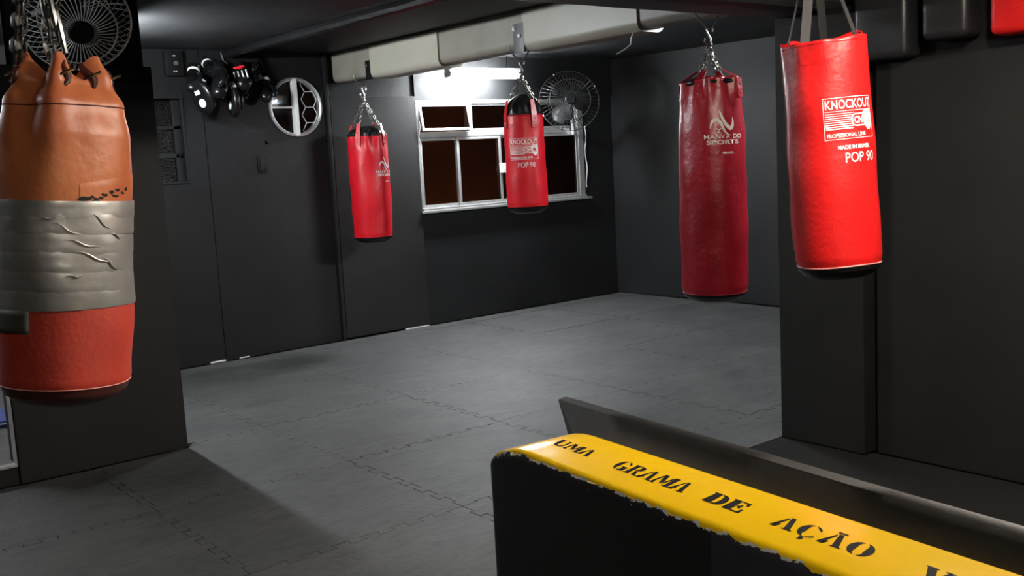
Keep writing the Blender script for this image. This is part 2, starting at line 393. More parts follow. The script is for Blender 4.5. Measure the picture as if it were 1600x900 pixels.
# ------------------------------------------------------------------ punching bags
def interp(pr, h):
    if h <= pr[0][0]: return pr[0][1]
    for (a, ra), (b, rb) in zip(pr, pr[1:]):
        if h <= b:
            t = (h-a)/(b-a); t = t*t*(3-2*t); return ra+(rb-ra)*t
    return pr[-1][1]
class Bag:
    def __init__(s, name, label, base, tilt, pr, folds=None, lump=.004, seed=0):
        az = math.atan2(-base[1], -base[0])
        s.root = thing(name, label, 'punching bag', base, (math.radians(tilt), 0, az)); s.pr = [(-.028, pr[0][1]*.35), (-.018, pr[0][1]*.72)] + list(pr)
        s.folds = folds; s.lump = lump; s.seed = seed
    def r(s, h, t):
        R = interp(s.pr, h)
        R += s.lump*noise.noise(Vector((math.cos(t)*1.6, math.sin(t)*1.6, h*5+s.seed*7)))*2
        if s.folds: R += s.folds(h, t)
        return R
    def p(s, h, t, off=0):
        R = s.r(h, t)+off; return Vector((R*math.cos(t), R*math.sin(t), h))
    def shell(s, name, h0, h1, m, nh=60, nt=112, off=0, bottom=False, topfn=None, t0=0, t1=2*PI, parent=None, thick=0, hs=None):
        bm = B(); rings = []; full = abs(t1-t0-2*PI) < 1e-6
        ts = [t0+(t1-t0)*j/nt for j in range(nt if full else nt+1)]
        H = hs or [h0+(h1-h0)*i/nh for i in range(nh+1)]
        for h in H:
            row = []
            for t in ts:
                hh = h
                if topfn: k = max(0, (h-(h1-.2*(h1-h0)))/(.2*(h1-h0))); hh = h+topfn(t)*k*k
                q = s.p(h, t, off); q.z = hh; row.append(bm.verts.new(q))
            rings.append(row)
        n = len(ts)
        for a, b in zip(rings, rings[1:]):
            for j in range(n if full else n-1): bm.faces.new((a[j], a[(j+1) % n], b[(j+1) % n], b[j]))
        if bottom: bm.faces.new(rings[0][::-1])
        o = obj(name, bm, m, parent or s.root, angle=70)
        if thick:
            md = o.modifiers.new('thickness', 'SOLIDIFY'); md.thickness = thick; md.offset = -1
        return o
    def ring(s, name, h, m, r=.003, off=.001, amp=0):
        bm = B(); n = 80
        tube(bm, [s.p(h+amp*math.sin(3*2*PI*j/n), 2*PI*j/n, off) for j in range(n)], r, 6, closed=True)
        return obj(name, bm, m, s.root)
    def wrap(s, bm2, name, a0, h0, m, off=.0022, Rw=None):
        """bm2: flat bmesh in metres, x to the right, y up -> onto the bag around angle a0, height h0"""
        Rw = Rw or interp(s.pr, h0)
        for v in bm2.verts:
            t = a0+v.co.x/Rw; q = s.p(h0+v.co.y, t, off+v.co.z); v.co = q
        return obj(name, bm2, m, s.root, smooth=False)
def text_bm(bm, s, size, x, y, align='LEFT', sx=1, bold=0):
    cu = bpy.data.curves.new('t', 'FONT'); cu.body = s; cu.size = size; cu.align_x = align; cu.resolution_u = 3; cu.offset = bold
    ob = bpy.data.objects.new('t', cu); C.objects.link(ob)
    bpy.context.view_layer.update()
    me = bpy.data.meshes.new_from_object(ob.evaluated_get(bpy.context.evaluated_depsgraph_get()))
    t = bmesh.new(); t.from_mesh(me)
    for v in t.verts: v.co = Vector((v.co.x*sx+x, v.co.y+y, 0))
    t.to_mesh(me); bm.from_mesh(me); t.free()
    bpy.data.objects.remove(ob); bpy.data.curves.remove(cu); bpy.data.meshes.remove(me)
def rect2(bm, x0, x1, y0, y1, z=0, n=1):
    for k in range(n):
        a = x0+(x1-x0)*k/n; b = x0+(x1-x0)*(k+1)/n
        bm.faces.new([bm.verts.new(q) for q in ((a, y0, z), (b, y0, z), (b, y1, z), (a, y1, z))])
def strip2(bm, pts, wd, z=0):
    """flat stroke of varying width through 2-D points"""
    prev = None
    for i, p in enumerate(pts):
        a = Vector(pts[max(i-1, 0)]); b = Vector(pts[min(i+1, len(pts)-1)]); d = (b-a).normalized(); nn = Vector((-d.y, d.x))
        ww = wd[i] if isinstance(wd, (list, tuple)) else wd
        q = Vector(p); l = bm.verts.new((*(q+nn*ww/2), z)); r_ = bm.verts.new((*(q-nn*ww/2), z))
        if prev: bm.faces.new((prev[0], prev[1], r_, l))
        prev = (l, r_)
def poly2(bm, pts, z=0):
    f = bm.faces.new([bm.verts.new((x, y, z)) for x, y in pts]); bmesh.ops.triangulate(bm, faces=[f])
def bez(p0, p1, p2, p3, n=14):
    return [tuple((1-t)**3*a+3*(1-t)**2*t*b+3*(1-t)*t*t*c+t**3*d for a, b, c, d in zip(p0, p1, p2, p3)) for t in [k/n for k in range(n+1)]]

def chain(bm, p0, p1, link=.034, r=.0034, sag=0):
    p0, p1 = Vector(p0), Vector(p1); D = (p1-p0); n = max(2, round(D.length/(link*.78))); d = D.normalized()
    u, v = frame_of(d)
    for k in range(n):
        c = p0+D*((k+.5)/n); c.z -= sag*math.sin(PI*(k+.5)/n); ax = u if k % 2 else v
        hl, hw = link/2-r*.3, link*.26; pts = []
        for q in range(12):
            a = 2*PI*q/12; sl = hl-hw
            x = math.cos(a)*hw; y = math.sin(a)*hw + (sl if math.sin(a) > 0 else -sl)
            pts.append(c+ax*x+d*y)
        tube(bm, pts, r, 5, closed=True)
def shook(bm, p0, p1, r=.005):
    p0, p1 = Vector(p0), Vector(p1); d = (p1-p0); y = Vector((0, 1, 0)); L = d.length
    pts = [p0+y*.02-Vector((0, 0, .022)), p0+y*.024-Vector((0, 0, .005)), p0+y*.012+Vector((0, 0, .008)), p0-y*.008+Vector((0, 0, .006)), p0-y*.012-Vector((0, 0, .012)),
           (p0+p1)/2, p1+y*.012+Vector((0, 0, .012)), p1+y*.008-Vector((0, 0, .006)), p1-y*.012-Vector((0, 0, .008)), p1-y*.024+Vector((0, 0, .005)), p1-y*.02+Vector((0, 0, .022))]
    tube(bm, pts, r, 8)

def ko_print(bag, a0, h0, W, H, extra=True):
    """boxed print with lines, a badge and a mitt silhouette"""
    bm = B(); x0, x1, y0, y1 = -W/2, W/2, -H/2, H/2; t = W*.012
    for q in ((x0, x1, y0, y0+t), (x0, x1, y1-t, y1)): rect2(bm, *q, n=16)
    for q in ((x0, x0+t, y0, y1), (x1-t, x1, y0, y1)): rect2(bm, *q)
    text_bm(bm, 'KNOCKOUT', H*.30, x0+W*.03, y1-H*.27, sx=W*.94/(H*.30*5.65), bold=H*.006)
    yy = y1-H*.335
    rect2(bm, x0+W*.03, x1-W*.06, yy, yy+H*.014, n=12)
    for k in range(8):
        y = yy-H*.06-k*H*.052; xr = x1-W*.47 if 0 < k < 8 else x1-W*.45
        rect2(bm, x0+W*.03, xr, y, y+H*.016 + H*.002*k, n=8)
    text_bm(bm, 'PROFESSIONAL LINE', H*.13, x0+W*.04, y0+H*.055, sx=W*.78/(H*.13*9.6), bold=H*.004)
    # badge (frame made of strokes with CN inside)
    bx0, bx1, by0, by1 = x1-W*.48, x1-W*.20, y0+H*.30, y0+H*.58; r = H*.09
    pts = []
    for cx, cy, a in ((bx1-r*.2, by1-r*.2, 0), (bx0+r, by1-r, 1), (bx0+r, by0+r, 2), (bx1-r*.2, by0+r*.2, 3)):
        rr = r if a in (1, 2) else r*.2
        for k in range(5): q = PI/2*(a+k/4); pts.append((cx+rr*math.cos(q), cy+rr*math.sin(q)))
    strip2(bm, pts+[pts[0]], H*.035)
    text_bm(bm, 'CN', H*.22, bx0+W*.032, by0+H*.065, sx=.72, bold=H*.01)
    # white mitt silhouette
    g = [(.74, .60), (.80, .66), (.98, .70), (.985, .45), (.97, .28), (.90, .17), (.84, .20), (.77, .32), (.73, .46)]
    poly2(bm, [(x0+W*a, y0+H*b) for a, b in g])
    if extra:
        text_bm(bm, 'MADE IN BRASIL', H*.125, x0+W*.22, y0-H*.235, sx=W*.72/(H*.125*8.3), bold=H*.006)
    o = bag.wrap(bm, 'printed_logo', a0, h0, M_PRINT); o['label'] = 'white boxed logo print'
    bm = B(); rect2(bm, x0+W*.895, x0+W*.925, y0+H*.36, y0+H*.42)
    bag.wrap(bm, 'print_mark', a0, h0, M_REDTRIM, off=.0032)
    bm = B()
    text_bm(bm, 'POP 90', H*.34, x0+W*.33 if extra else x0+W*.28, y0-H*(.56 if extra else .36), sx=.78, bold=H*.004)
    o = bag.wrap(bm, 'size_print', a0, h0, M_PRINT)
def swoosh_print(bag, a0, h0, W):
    bm = B(); k = W
    a = bez((-.30*k, .22*k), (-.28*k, .56*k), (-.02*k, .60*k), (.10*k, .28*k))
    b = bez((.10*k, .28*k), (.16*k, .10*k), (.24*k, .0), (.40*k, -.02*k))
    strip2(bm, a, [.10*k*min(1, .25+q/6) for q in range(len(a))]); strip2(bm, b, [.10*k*(1-q/16) for q in range(len(b))])
    c = bez((.02*k, .80*k), (.06*k, .62*k), (.20*k, .30*k), (.38*k, .20*k)) + bez((.38*k, .20*k), (.50*k, .22*k), (.52*k, .35*k), (.50*k, .56*k))[1:]
    n = len(c); strip2(bm, c, [.02*k+.11*k*math.sin(PI*min(1, q/(n-1)))**.8 for q in range(n)])
    # small kicking figure
    strip2(bm, [(-.06*k, .08*k), (-.02*k, .16*k), (-.10*k, .22*k)], .025*k); strip2(bm, [(-.02*k, .16*k), (.06*k, .22*k)], .025*k); strip2(bm, [(-.06*k, .10*k), (.06*k, .05*k)], .022*k)
    text_bm(bm, 'MAN', .20*k, -.52*k, -.12*k, sx=1.25, bold=.004*k); text_bm(bm, 'DO', .20*k, .48*k, -.12*k, sx=1.2, bold=.004*k)
    text_bm(bm, 'V A', .20*k, .04*k, -.12*k, sx=1.0, bold=.003*k)
    text_bm(bm, 'SPORTS', .19*k, -.44*k, -.30*k, sx=1.75, bold=.006*k)
    o = bag.wrap(bm, 'printed_logo', a0, h0, M_PRINT); o['label'] = 'white swoosh logo print'
    bm = B(); text_bm(bm, 'BRASIL', .10*k, .08*k, -.62*k, sx=1.4, bold=.004*k)
    bag.wrap(bm, 'size_print', a0, h0, M_PRINT)

def strap(bag, name, t, hlo, hhi, top, wd, m, th=.004, off=.004, rivets=True):
    """flat strap sewn on at angle t from hlo to hhi, then up to point top"""
    bm = B(); pts = []
    for k in range(7):
        h = hlo+(hhi-hlo)*k/6; q = bag.p(h, t, off); pts.append(q)
    q0 = pts[-1]; T = Vector(top)
    for k in range(1, 5): pts.append(q0.lerp(T, k/4)+Vector((0, 0, 0)))
    side = Vector((-math.sin(t), math.cos(t), 0)); prev = None
    nrm = Vector((math.cos(t), math.sin(t), 0))
    for k, q in enumerate(pts):
        ww = wd*(1-.35*max(0, k-6)/4)
        row = [bm.verts.new(q+side*ww/2*s+nrm*o_) for s, o_ in ((-1, 0), (1, 0), (1, th), (-1, th))]
        if prev:
            for j in range(4): bm.faces.new((prev[j], prev[(j+1) % 4], row[(j+1) % 4], row[j]))
        else: bm.faces.new(row)
        prev = row
    bm.faces.new(prev[::-1])
    o = obj(name, bm, m, bag.root, angle=30)
    if rivets:
        for hh in (hlo+(hhi-hlo)*.25, hlo+(hhi-hlo)*.7):
            c = bag.p(hh, t, off+th)
            bm = B(); ellipsoid(bm, c, (.005, .005, .005), nu=8, nv=6); obj('rivet', bm, M_CHROME, o)
    return o

# ---- small red bag hanging farthest left on the beam
def f1(h, t):
    k = max(0, (h-.62)/.26); return .012*k*k*(math.cos(7*t+.6)+.6*math.cos(11*t))
b1 = Bag('punching_bag', 'small red bag with swoosh print hanging in front of the tall black panel', (4.60, 7.673, .929), 0,
         [(0, .135), (.02, .160), (.06, .166), (.45, .170), (.75, .168), (.86, .160), (.93, .150)], f1, seed=1)
H1 = .88; b1.root.scale = (1.0245,)*3
b1.shell('body', .03, H1, M_RED, hs=[.03+(H1-.03)*i/60 for i in range(61)])
b1.shell('bottom_cap', -.016, .032, M_LINER, nh=8, off=.0008, bottom=True)
b1.ring('seam', .034, M_REDTRIM, .003)
def cone_cover(b, h0, r1, h1, m=M_LINER, k=9, amp=.012, name='top_cover'):
    bm = B(); n = 72; rings = []
    for i in range(9):
        f = i/8; row = []
        for j in range(n):
            t = 2*PI*j/n; R = b.r(h0, t)*(1-f)+r1*f + math.sin(PI*f)*.03
            R += amp*math.sin(PI*min(1, f*1.1))*math.cos(k*t)
            row.append(bm.verts.new((R*math.cos(t)*.985, R*math.sin(t)*.985, h0+(h1-h0)*f**.8)))
        rings.append(row)
    for a, c in zip(rings, rings[1:]):
        for j in range(n): bm.faces.new((a[j], a[(j+1) % n], c[(j+1) % n], c[j]))
    bm.faces.new(rings[-1])
    return obj(name, bm, m, b.root, angle=70)
cone_cover(b1, H1-.004, .07, .965, amp=.008)
def suspension(b, top, attach, link=.036, hook_from=None):
    """four chains from the strap tops to one ring, ring, S-hook"""
    for a in attach:
        bm = B(); chain(bm, a, top, link); obj('chain', bm, M_CHROME, b.root)
    bm = B(); n = 16; tube(bm, [Vector(top)+Vector((0, .014*math.cos(2*PI*k/n), .006+.014*math.sin(2*PI*k/n))) for k in range(n)], .0035, 6, closed=True)
    obj('ring', bm, M_CHROME, b.root)
    if hook_from:
        bm = B(); shook(bm, hook_from, Vector(top)+Vector((0, 0, .02))); obj('s_hook', bm, M_STEEL, b.root)
A1 = [math.radians(q) for q in (-28, 62, 152, 242)]
tops = []
for a in A1:
    R = .135; T = Vector((R*math.cos(a), R*math.sin(a), .985)); tops.append(T)
    strap(b1, 'strap', a, .80, .885, T, .042, M_REDTRIM)
suspension(b1, (0, -.005, 1.20), [t_-Vector((t_.x*.08, t_.y*.08, .008)) for t_ in tops], hook_from=(0, 0, 1.288))
swoosh_print(b1, math.radians(46), .585, .148)

# ---- small red bag with black domed top
b2 = Bag('punching_bag', 'small red bag with black domed top and boxed print hanging before the window', (4.60, 5.532, 1.2056), 0,
         [(0, .118), (.015, .134), (.05, .139), (.35, .140), (.58, .137), (.66, .134), (.80, .120)], lambda h, t: 0, seed=2, lump=.003)
H2 = .655; b2.root.scale = (1.0245,)*3
b2.shell('body', .03, H2, M_RED, hs=[.03+(H2-.03)*i/50 for i in range(51)])
b2.shell('bottom_cap', -.016, .032, M_LINER, nh=8, off=.0008, bottom=True)
b2.ring('seam', .034, M_REDTRIM, .003); b2.ring('seam', H2-.003, M_REDTRIM, .0035)
bm = B(); n = 80; rings = []
for i in range(13):
    f = i/12; row = []
    for j in range(n):
        t = 2*PI*j/n; R = .133*(1-f**2.2)+.035*f**2.2; R += .007*math.sin(PI*f)*math.cos(10*t)+.003*math.cos(4*t+1)*f
        row.append(bm.verts.new((R*math.cos(t), R*math.sin(t), H2-.004+.145*f)))
    rings.append(row)
for a, c in zip(rings, rings[1:]):
    for j in range(n): bm.faces.new((a[j], a[(j+1) % n], c[(j+1) % n], c[j]))
bm.faces.new(rings[-1])
obj('top_cover', bm, M_LINER, b2.root, angle=70)
tops = []
for q in (-62, 32, 122, 212):
    a = math.radians(q); T = Vector((.118*math.cos(a), .118*math.sin(a), .755)); tops.append(T)
    strap(b2, 'strap', a, .565, .655, T, .042, M_REDTRIM)
    bm = B(); 
    for hh in (.585, .60):
        for dd in (-.10, 0, .10):
            c = b2.p(hh if dd else hh+.004, a+dd, .010)
            rect = .006
            bx(bm, c.x-rect/2, c.x+rect/2, c.y-rect/2, c.y+rect/2, c.z-rect*.6, c.z+rect*.6)
    obj('strap_print', bm, M_PRINT, b2.root)
suspension(b2, (0, 0, .925), [t_-Vector((t_.x*.06, t_.y*.06, .008)) for t_ in tops], link=.030, hook_from=(0, 0, 1.018))
ko_print(b2, math.radians(-4), .425, .205, .145, extra=False)

# ---- long maroon bag
def f3(h, t):
    k = max(0, (h-.93)/.28); k = k*k
    return k*(.012*math.cos(6*t+.3)+.008*math.cos(13*t+1)) + .0016*noise.noise(Vector((math.cos(t)*2, math.sin(t)*2, h*26)))*max(0, 1-abs(h-.5)/.6)
b3 = Bag('punching_bag', 'long maroon bag with swoosh print hanging left of the right wall end', (4.60, 3.846, .7112), 0,
         [(0, .150), (.02, .172), (.07, .182), (.5, .186), (.9, .182), (1.1, .170), (1.22, .160)], f3, seed=3, lump=.004)
H3 = 1.205; b3.root.scale = (1.0395,)*3
b3.shell('body', .03, H3, M_MAROON, nh=110, nt=140, topfn=lambda t: .006*math.cos(2*t)+.012*math.cos(t-1.0), thick=.005)
b3.shell('bottom_cap', -.016, .032, M_LINER, nh=8, off=.0008, bottom=True)
b3.ring('seam', .034, M_MAROON, .003)
def disc(b, h, m, name, k=.97):
    bm = B(); n = 60; bm.faces.new([bm.verts.new(b.p(h, 2*PI*j/n, -.008)) for j in range(n)]); return obj(name, bm, m, b.root)
cone_cover(b3, H3-.03, .09, H3+.02, amp=.006, name='liner')
tops = []
for q in (-22, 62, 150, 240):
    a = math.radians(q); T = Vector((.075*math.cos(a), .075*math.sin(a), H3+.055)); tops.append(T)
    strap(b3, 'strap', a, H3-.10, H3+.0, T, .050, M_MAROON)
suspension(b3, (-.01, -.0, H3+.19), [t_-Vector((t_.x*.1, t_.y*.1, .008)) for t_ in tops], link=.036, hook_from=(.0, .0, H3+.283))
swoosh_print(b3, math.radians(14), .905, .165)

# ---- bright red bag in the right foreground
def f4(h, t):
    k = max(0, (h-.72)/.2); k = k*k
    return k*(.006*math.cos(5*t+.9)+.005*math.cos(9*t)) + .0012*math.sin(h*22+2*t)
b4 = Bag('punching_bag', 'bright red bag on black straps hanging before the right wall end', (3.521, 2.308, 1.068), 3.0,
         [(0, .140), (.02, .158), (.07, .167), (.3, .168), (.6, .163), (.8, .158), (.92, .158)], f4, seed=4, lump=.0022)
H4 = .905
def rim4(t):
    a = math.degrees((t+PI) % (2*PI)-PI)
    return .034*math.exp(-((a-128)/30)**2)+.020*math.exp(-((abs(a)-180)/40)**2) + .026*math.exp(-((a+125)/26)**2) + .010*math.exp(-((a+88)/14)**2) + .008*math.exp(-((a-60)/20)**2)- .004*math.exp(-((a+10)/40)**2)
b4.shell('body', .03, H4, M_BRIGHT, nh=90, nt=140, topfn=rim4, thick=.006)
b4.shell('bottom_cap', -.016, .034, M_LINER, nh=8, off=.0008, bottom=True)
b4.ring('piping', .036, M_PIPE, .0035, amp=.002)
bm = B(); n = 80
tube(bm, [b4.p(H4-.014, 2*PI*j/n, .0005) for j in range(n)], .0016, 5, closed=True); obj('stitching', bm, M_REDTRIM, b4.root)
bm = B(); tube(bm, [b4.p(.10+.78*k/30, math.radians(-88), .0012) for k in range(31)], .0028, 6); obj('side_seam', bm, M_PIPE, b4.root)
disc(b4, H4-.05, M_LINER, 'filling')
# sewn patch below the strap
bm = B(); rect2(bm, -.048, .048, -.03, .03, n=8); b4.wrap(bm, 'patch', math.radians(-18), H4-.058, M_BRIGHT, off=.0012)
RT = Vector((0, -.01, 1.345))
for q, wd in ((-30, .034), (-75, .022), (60, .026), (105, .022), (180, .03)):
    a = math.radians(q); p0 = b4.p(H4-.05, a, -.010); bm = B(); d = RT-p0
    sd = Vector((-math.sin(a), math.cos(a), 0)) if q != -30 else Vector((0, 1, 0)); prev = None
    for k in range(9):
        c = p0.lerp(RT, k/8); row = [bm.verts.new(c+sd*wd/2*s+Vector((math.cos(a), math.sin(a), 0))*o_) for s, o_ in ((-1, 0), (1, 0), (1, .004), (-1, .004))]
        if prev:
            for j in range(4): bm.faces.new((prev[j], prev[(j+1) % 4], row[(j+1) % 4], row[j]))
        prev = row
    obj('hanging_strap', bm, M_RUB, b4.root)
bm = B(); n = 20
tube(bm, [RT+Vector((0, .03*math.cos(2*PI*k/n), .02+.03*math.sin(2*PI*k/n))) for k in range(n)], .006, 8, closed=True)
tube(bm, [RT+Vector((0, 0, .045)), RT+Vector((-.01, -.01, CE-1.06-1.345+.004))], .006, 8)
obj('ceiling_hook', bm, M_STEEL, b4.root)
ko_print(b4, math.radians(29), .603, .205, .158)

# ---- taped old bag in the left foreground
def f0(h, t):
    k = max(0, (h-.50)/.46); k = k**1.7
    return k*(.020*math.cos(6*t+.4)+.010*math.cos(9*t+2)) - .004*math.exp(-((h-.42)/.2)**2)
b0 = Bag('punching_bag', 'worn orange bag with a wide silver tape band hanging at left', (.79, 3.155, .965), -5.2,
         [(0, .150), (.02, .172), (.06, .184), (.25, .193), (.45, .191), (.62, .188), (.76, .182), (.85, .164), (.92, .125), (.97, .085)], f0, seed=5, lump=.004)
o = b0.shell('lower_cover', .04, .30, M_OLDRED, nh=26, off=0); o['label'] = 'faded red lower cover'
o = b0.shell('upper_cover', .56, .965, M_ORANGE, nh=60, nt=140, off=.0015, topfn=lambda t: .03*math.cos(6*t+.4)); o['label'] = 'orange gathered upper cover'
b0.shell('bottom_cap', -.027, .042, M_OLDDARK, nh=8, bottom=True)
b0.ring('piping', .044, M_PIPE, .0018)
bm = B(); n = 90
tube(bm, [b0.p(.845+.004*math.sin(2*t_), t_, .0022) for t_ in [2*PI*j/n for j in range(n)]], .0018, 5, closed=True); obj('stitching', bm, M_OLDDARK, b0.root)
for k in range(6):
    h0 = .272+k*.052
    sl = (.006, -.004, .003, .008, -.006, .004)[k]
    bm = B(); rows = []; n = 96
    for i in range(7):
        row = []
        for j in range(n):
            t = 2*PI*j/n; h = h0+(.062 if k < 5 else .050)*i/6+sl*math.sin(t+k)
            wr = .0012*noise.noise(Vector((math.cos(t)*6+k, math.sin(t)*6, h*60)))+.0016*max(0, noise.noise(Vector((math.cos(t)*3, math.sin(t)*3+k, h*18))))
            row.append(bm.verts.new(b0.p(h, t, .0045+.0006*k+wr-(.0012 if i in (0, 6) else 0))))
        rows.append(row)
    for a, c in zip(rows, rows[1:]):
        for j in range(n): bm.faces.new((a[j], a[(j+1) % n], c[(j+1) % n], c[j]))
    obj('tape_band', bm, M_TAPE, b0.root, angle=60)
bm = B()   # loose tail of tape on the lower left
rows = []
for i in range(5):
    rows.append([bm.verts.new(b0.p(.205+.065*i/4, math.radians(-110+80*j/14), .004)) for j in range(15)])
for a, c in zip(rows, rows[1:]):
    for j in range(14): bm.faces.new((a[j], a[j+1], c[j+1], c[j]))
o = obj('tape_tail', bm, mat('dark_grey_tape', (.07, .068, .062), .6, var=.15), b0.root); o['label'] = 'dull dark grey tape tail'; md = o.modifiers.new('t', 'SOLIDIFY'); md.thickness = .001
# creases standing on the tape
random.seed(11)
bm = B()
for a_, h_, l_, s_ in ((2, .50, .07, -.5), (14, .46, .09, -.25), (24, .42, .10, -.35), (30, .52, .05, -.9), (-12, .53, .05, .2), (38, .40, .05, -.8), (45, .48, .04, -.3), (8, .37, .06, .1)):
    pts = []
    for k in range(7):
        x = l_*(k/6-.5); t = math.radians(a_)+x/.19; pts.append(b0.p(h_+x*s_+.004*math.sin(k*1.3), t, .0095))
    tube(bm, pts, [.0004, .0016, .0024, .0026, .0022, .0014, .0004], 6)
obj('tape_crease', bm, M_TAPE, b0.root)
# raised patch with tears
bm = B(); rows = []
for i in range(7):
    f = i/6; rows.append([bm.verts.new(b0.p(.575+(.052+.035*j/16)*f, math.radians(12+62*j/16), .0035 if 0 < i < 6 else .002)) for j in range(17)])
for a, c in zip(rows, rows[1:]):
    for j in range(16): bm.faces.new((a[j], a[j+1], c[j+1], c[j]))
obj('patch', bm, M_ORANGE, b0.root)
bm = B()
for a_, h_, l_, w_ in ((16, .585, .036, .009), (26, .580, .030, .008), (30, .588, .020, .005), (34, .598, .022, .006), (41, .606, .018, .006), (45, .596, .024, .005), (47, .612, .018, .006), (53, .604, .016, .005), (57, .615, .014, .006), (22, .590, .018, .005)):
    rows = []
    for k in range(6):
        t = math.radians(a_)+l_*(k/5-.5)/.19; ww = w_*math.sin(PI*(k+.3)/5.6)*random.uniform(.7, 1.3)*.85; hh = h_+.004*(random.random()-.5)
        rows.append([bm.verts.new(b0.p(hh+s*ww, t, .0048)) for s in (-1, 1)])
    for a, c in zip(rows, rows[1:]): bm.faces.new((a[0], c[0], c[1], a[1]))
obj('tear', bm, M_TEAR, b0.root)
# dark drawcord folds at the mouth and collar
for q in (-62, 2, 40, 70, 160, 230):
    a = math.radians(q); bm = B()
    pts = [b0.p(.90+.07*k/6, a+.06*math.sin(k), .004) for k in range(7)]
    tube(bm, pts, [.004, .009, .012, .013, .012, .010, .006], 8); obj('loop', bm, M_OLDDARK, b0.root)
    bm = B(); c = b0.p(.935, a, .014); tube(bm, [c+Vector((0, -.022, -.012)), c+Vector((.004, .0, 0)), c+Vector((0, .022, .012))], .0045, 8); obj('toggle', bm, M_CHROME, b0.root)
disc(b0, .95, M_OLDDARK, 'liner')
TT = Vector((-.02, -.085, 1.52)); att = []
for q, rr in ((-78, .125), (-70, .115), (-40, .045), (-5, .035), (250, .115)):
    a = math.radians(q); att.append(Vector((rr*math.cos(a), rr*math.sin(a), .96)))
for k, a in enumerate(att):
    mid = Vector((a.x*.5, a.y*.72-.02, 1.20))
    bm = B(); chain(bm, a, mid, .046, .0052); chain(bm, mid, TT, .046, .0052); obj('chain', bm, M_CHROME if k % 2 else M_STEEL, b0.root)
for x, y, z in ((.02, -.045, 1.115), (.03, -.025, 1.10), (.03, -.01, 1.07)):
    bm = B()
    tube(bm, [(x, y-.006, z+.05), (x+.006, y+.004, z), (x, y+.02, z-.07)], [.008, .012, .007], 8); obj('carabiner', bm, M_STEEL, b0.root)
bm = B(); tube(bm, [TT, TT+Vector((-.0, -.0, CE-.965-1.52))], .007, 8); obj('ceiling_hook', bm, M_STEEL, b0.root)

# ------------------------------------------------------------------ low wall with the yellow top
U = Vector((-.09575, -.99540, 0)); V = Vector((.99540, -.09575, 0)); F0 = Vector((1.242, 1.504, 0))
lw_rot = math.atan2(U.y, U.x)              # local x runs along the wall towards the right of the view, local -y ... +y across
def lw_mat():
    M = bpy.data.materials.new('painted_low_wall'); M.use_nodes = True; nt = M.node_tree; N = nt.nodes; L = nt.links; b = N['Principled BSDF']; b.inputs['Specular IOR Level'].default_value = .5
    tc = N.new('ShaderNodeTexCoord'); sp = N.new('ShaderNodeSeparateXYZ'); L.new(tc.outputs['Object'], sp.inputs[0])
    def math_(op, a, c, clamp=False):
        m_ = N.new('ShaderNodeMath'); m_.operation = op; m_.use_clamp = clamp
        for i, q in enumerate((a, c)):
            if q is None: continue
            if isinstance(q, (int, float)): m_.inputs[i].default_value = q
            else: L.new(q, m_.inputs[i])
        return m_.outputs[0]
    nz = N.new('ShaderNodeTexNoise'); nz.inputs['Scale'].default_value = 28; nz.inputs['Detail'].default_value = 5; L.new(tc.outputs['Object'], nz.inputs['Vector'])
    nb = N.new('ShaderNodeTexNoise'); nb.inputs['Scale'].default_value = 60; nb.inputs['Detail'].default_value = 4; L.new(tc.outputs['Object'], nb.inputs['Vector'])
    wob = math_('MULTIPLY', math_('SUBTRACT', nz.outputs['Fac'], .5), .022)
    zz = math_('ADD', sp.outputs['Z'], wob)
    ex = math_('MAXIMUM', math_('MULTIPLY', math_('SUBTRACT', -.05, sp.outputs['X']), 6.45), 0.0)
    zz = math_('ADD', zz, math_('MULTIPLY', math_('MULTIPLY', ex, ex), .05))
    black = math_('MULTIPLY', math_('LESS_THAN', zz, .991), math_('LESS_THAN', sp.outputs['Y'], .06))   # front face (local y is -V)
    band = math_('MULTIPLY', math_('LESS_THAN', math_('ABSOLUTE', math_('SUBTRACT', zz, .991), None), .0024), math_('LESS_THAN', sp.outputs['Y'], .06))
    chips = math_('MULTIPLY', math_('LESS_THAN', math_('ABSOLUTE', math_('SUBTRACT', zz, .985), None), .010), math_('GREATER_THAN', nb.outputs['Fac'], .70))
    chips = math_('MULTIPLY', chips, math_('LESS_THAN', sp.outputs['Y'], .06))
    bandn = math_('MULTIPLY', band, math_('GREATER_THAN', nb.outputs['Fac'], .52))
    white = math_('MAXIMUM', chips, bandn)
    grey = math_('GREATER_THAN', sp.outputs['X'], .486)
    def mix(f, a, c):
        m_ = N.new('ShaderNodeMix'); m_.data_type = 'RGBA'; L.new(f, m_.inputs[0])
        for i, q in ((6, a), (7, c)):
            if isinstance(q, tuple): m_.inputs[i].default_value = q
            else: L.new(q, m_.inputs[i])
        return m_.outputs[2]
    yn = N.new('ShaderNodeTexNoise'); yn.inputs['Scale'].default_value = 5; L.new(tc.outputs['Object'], yn.inputs['Vector'])
    yel = mix(yn.outputs['Fac'], (.88, .52, .004, 1), (.94, .60, .005, 1))
    face = mix(grey, (.0016, .0016, .0017, 1), (.022, .021, .028, 1))
    c = mix(black, yel, face); c = mix(white, c, (.62, .60, .56, 1)); L.new(c, b.inputs['Base Color'])
    rr = N.new('ShaderNodeMapRange'); L.new(black, rr.inputs[0]); rr.inputs[3].default_value = .20; rr.inputs[4].default_value = .75; L.new(rr.outputs[0], b.inputs['Roughness'])
    bp = N.new('ShaderNodeBump'); bp.inputs['Strength'].default_value = .25; bp.inputs['Distance'].default_value = .006
    n3 = N.new('ShaderNodeTexNoise'); n3.inputs['Scale'].default_value = 14; L.new(tc.outputs['Object'], n3.inputs['Vector'])
    L.new(n3.outputs['Fac'], bp.inputs['Height']); L.new(bp.outputs['Normal'], b.inputs['Normal'])
    return M
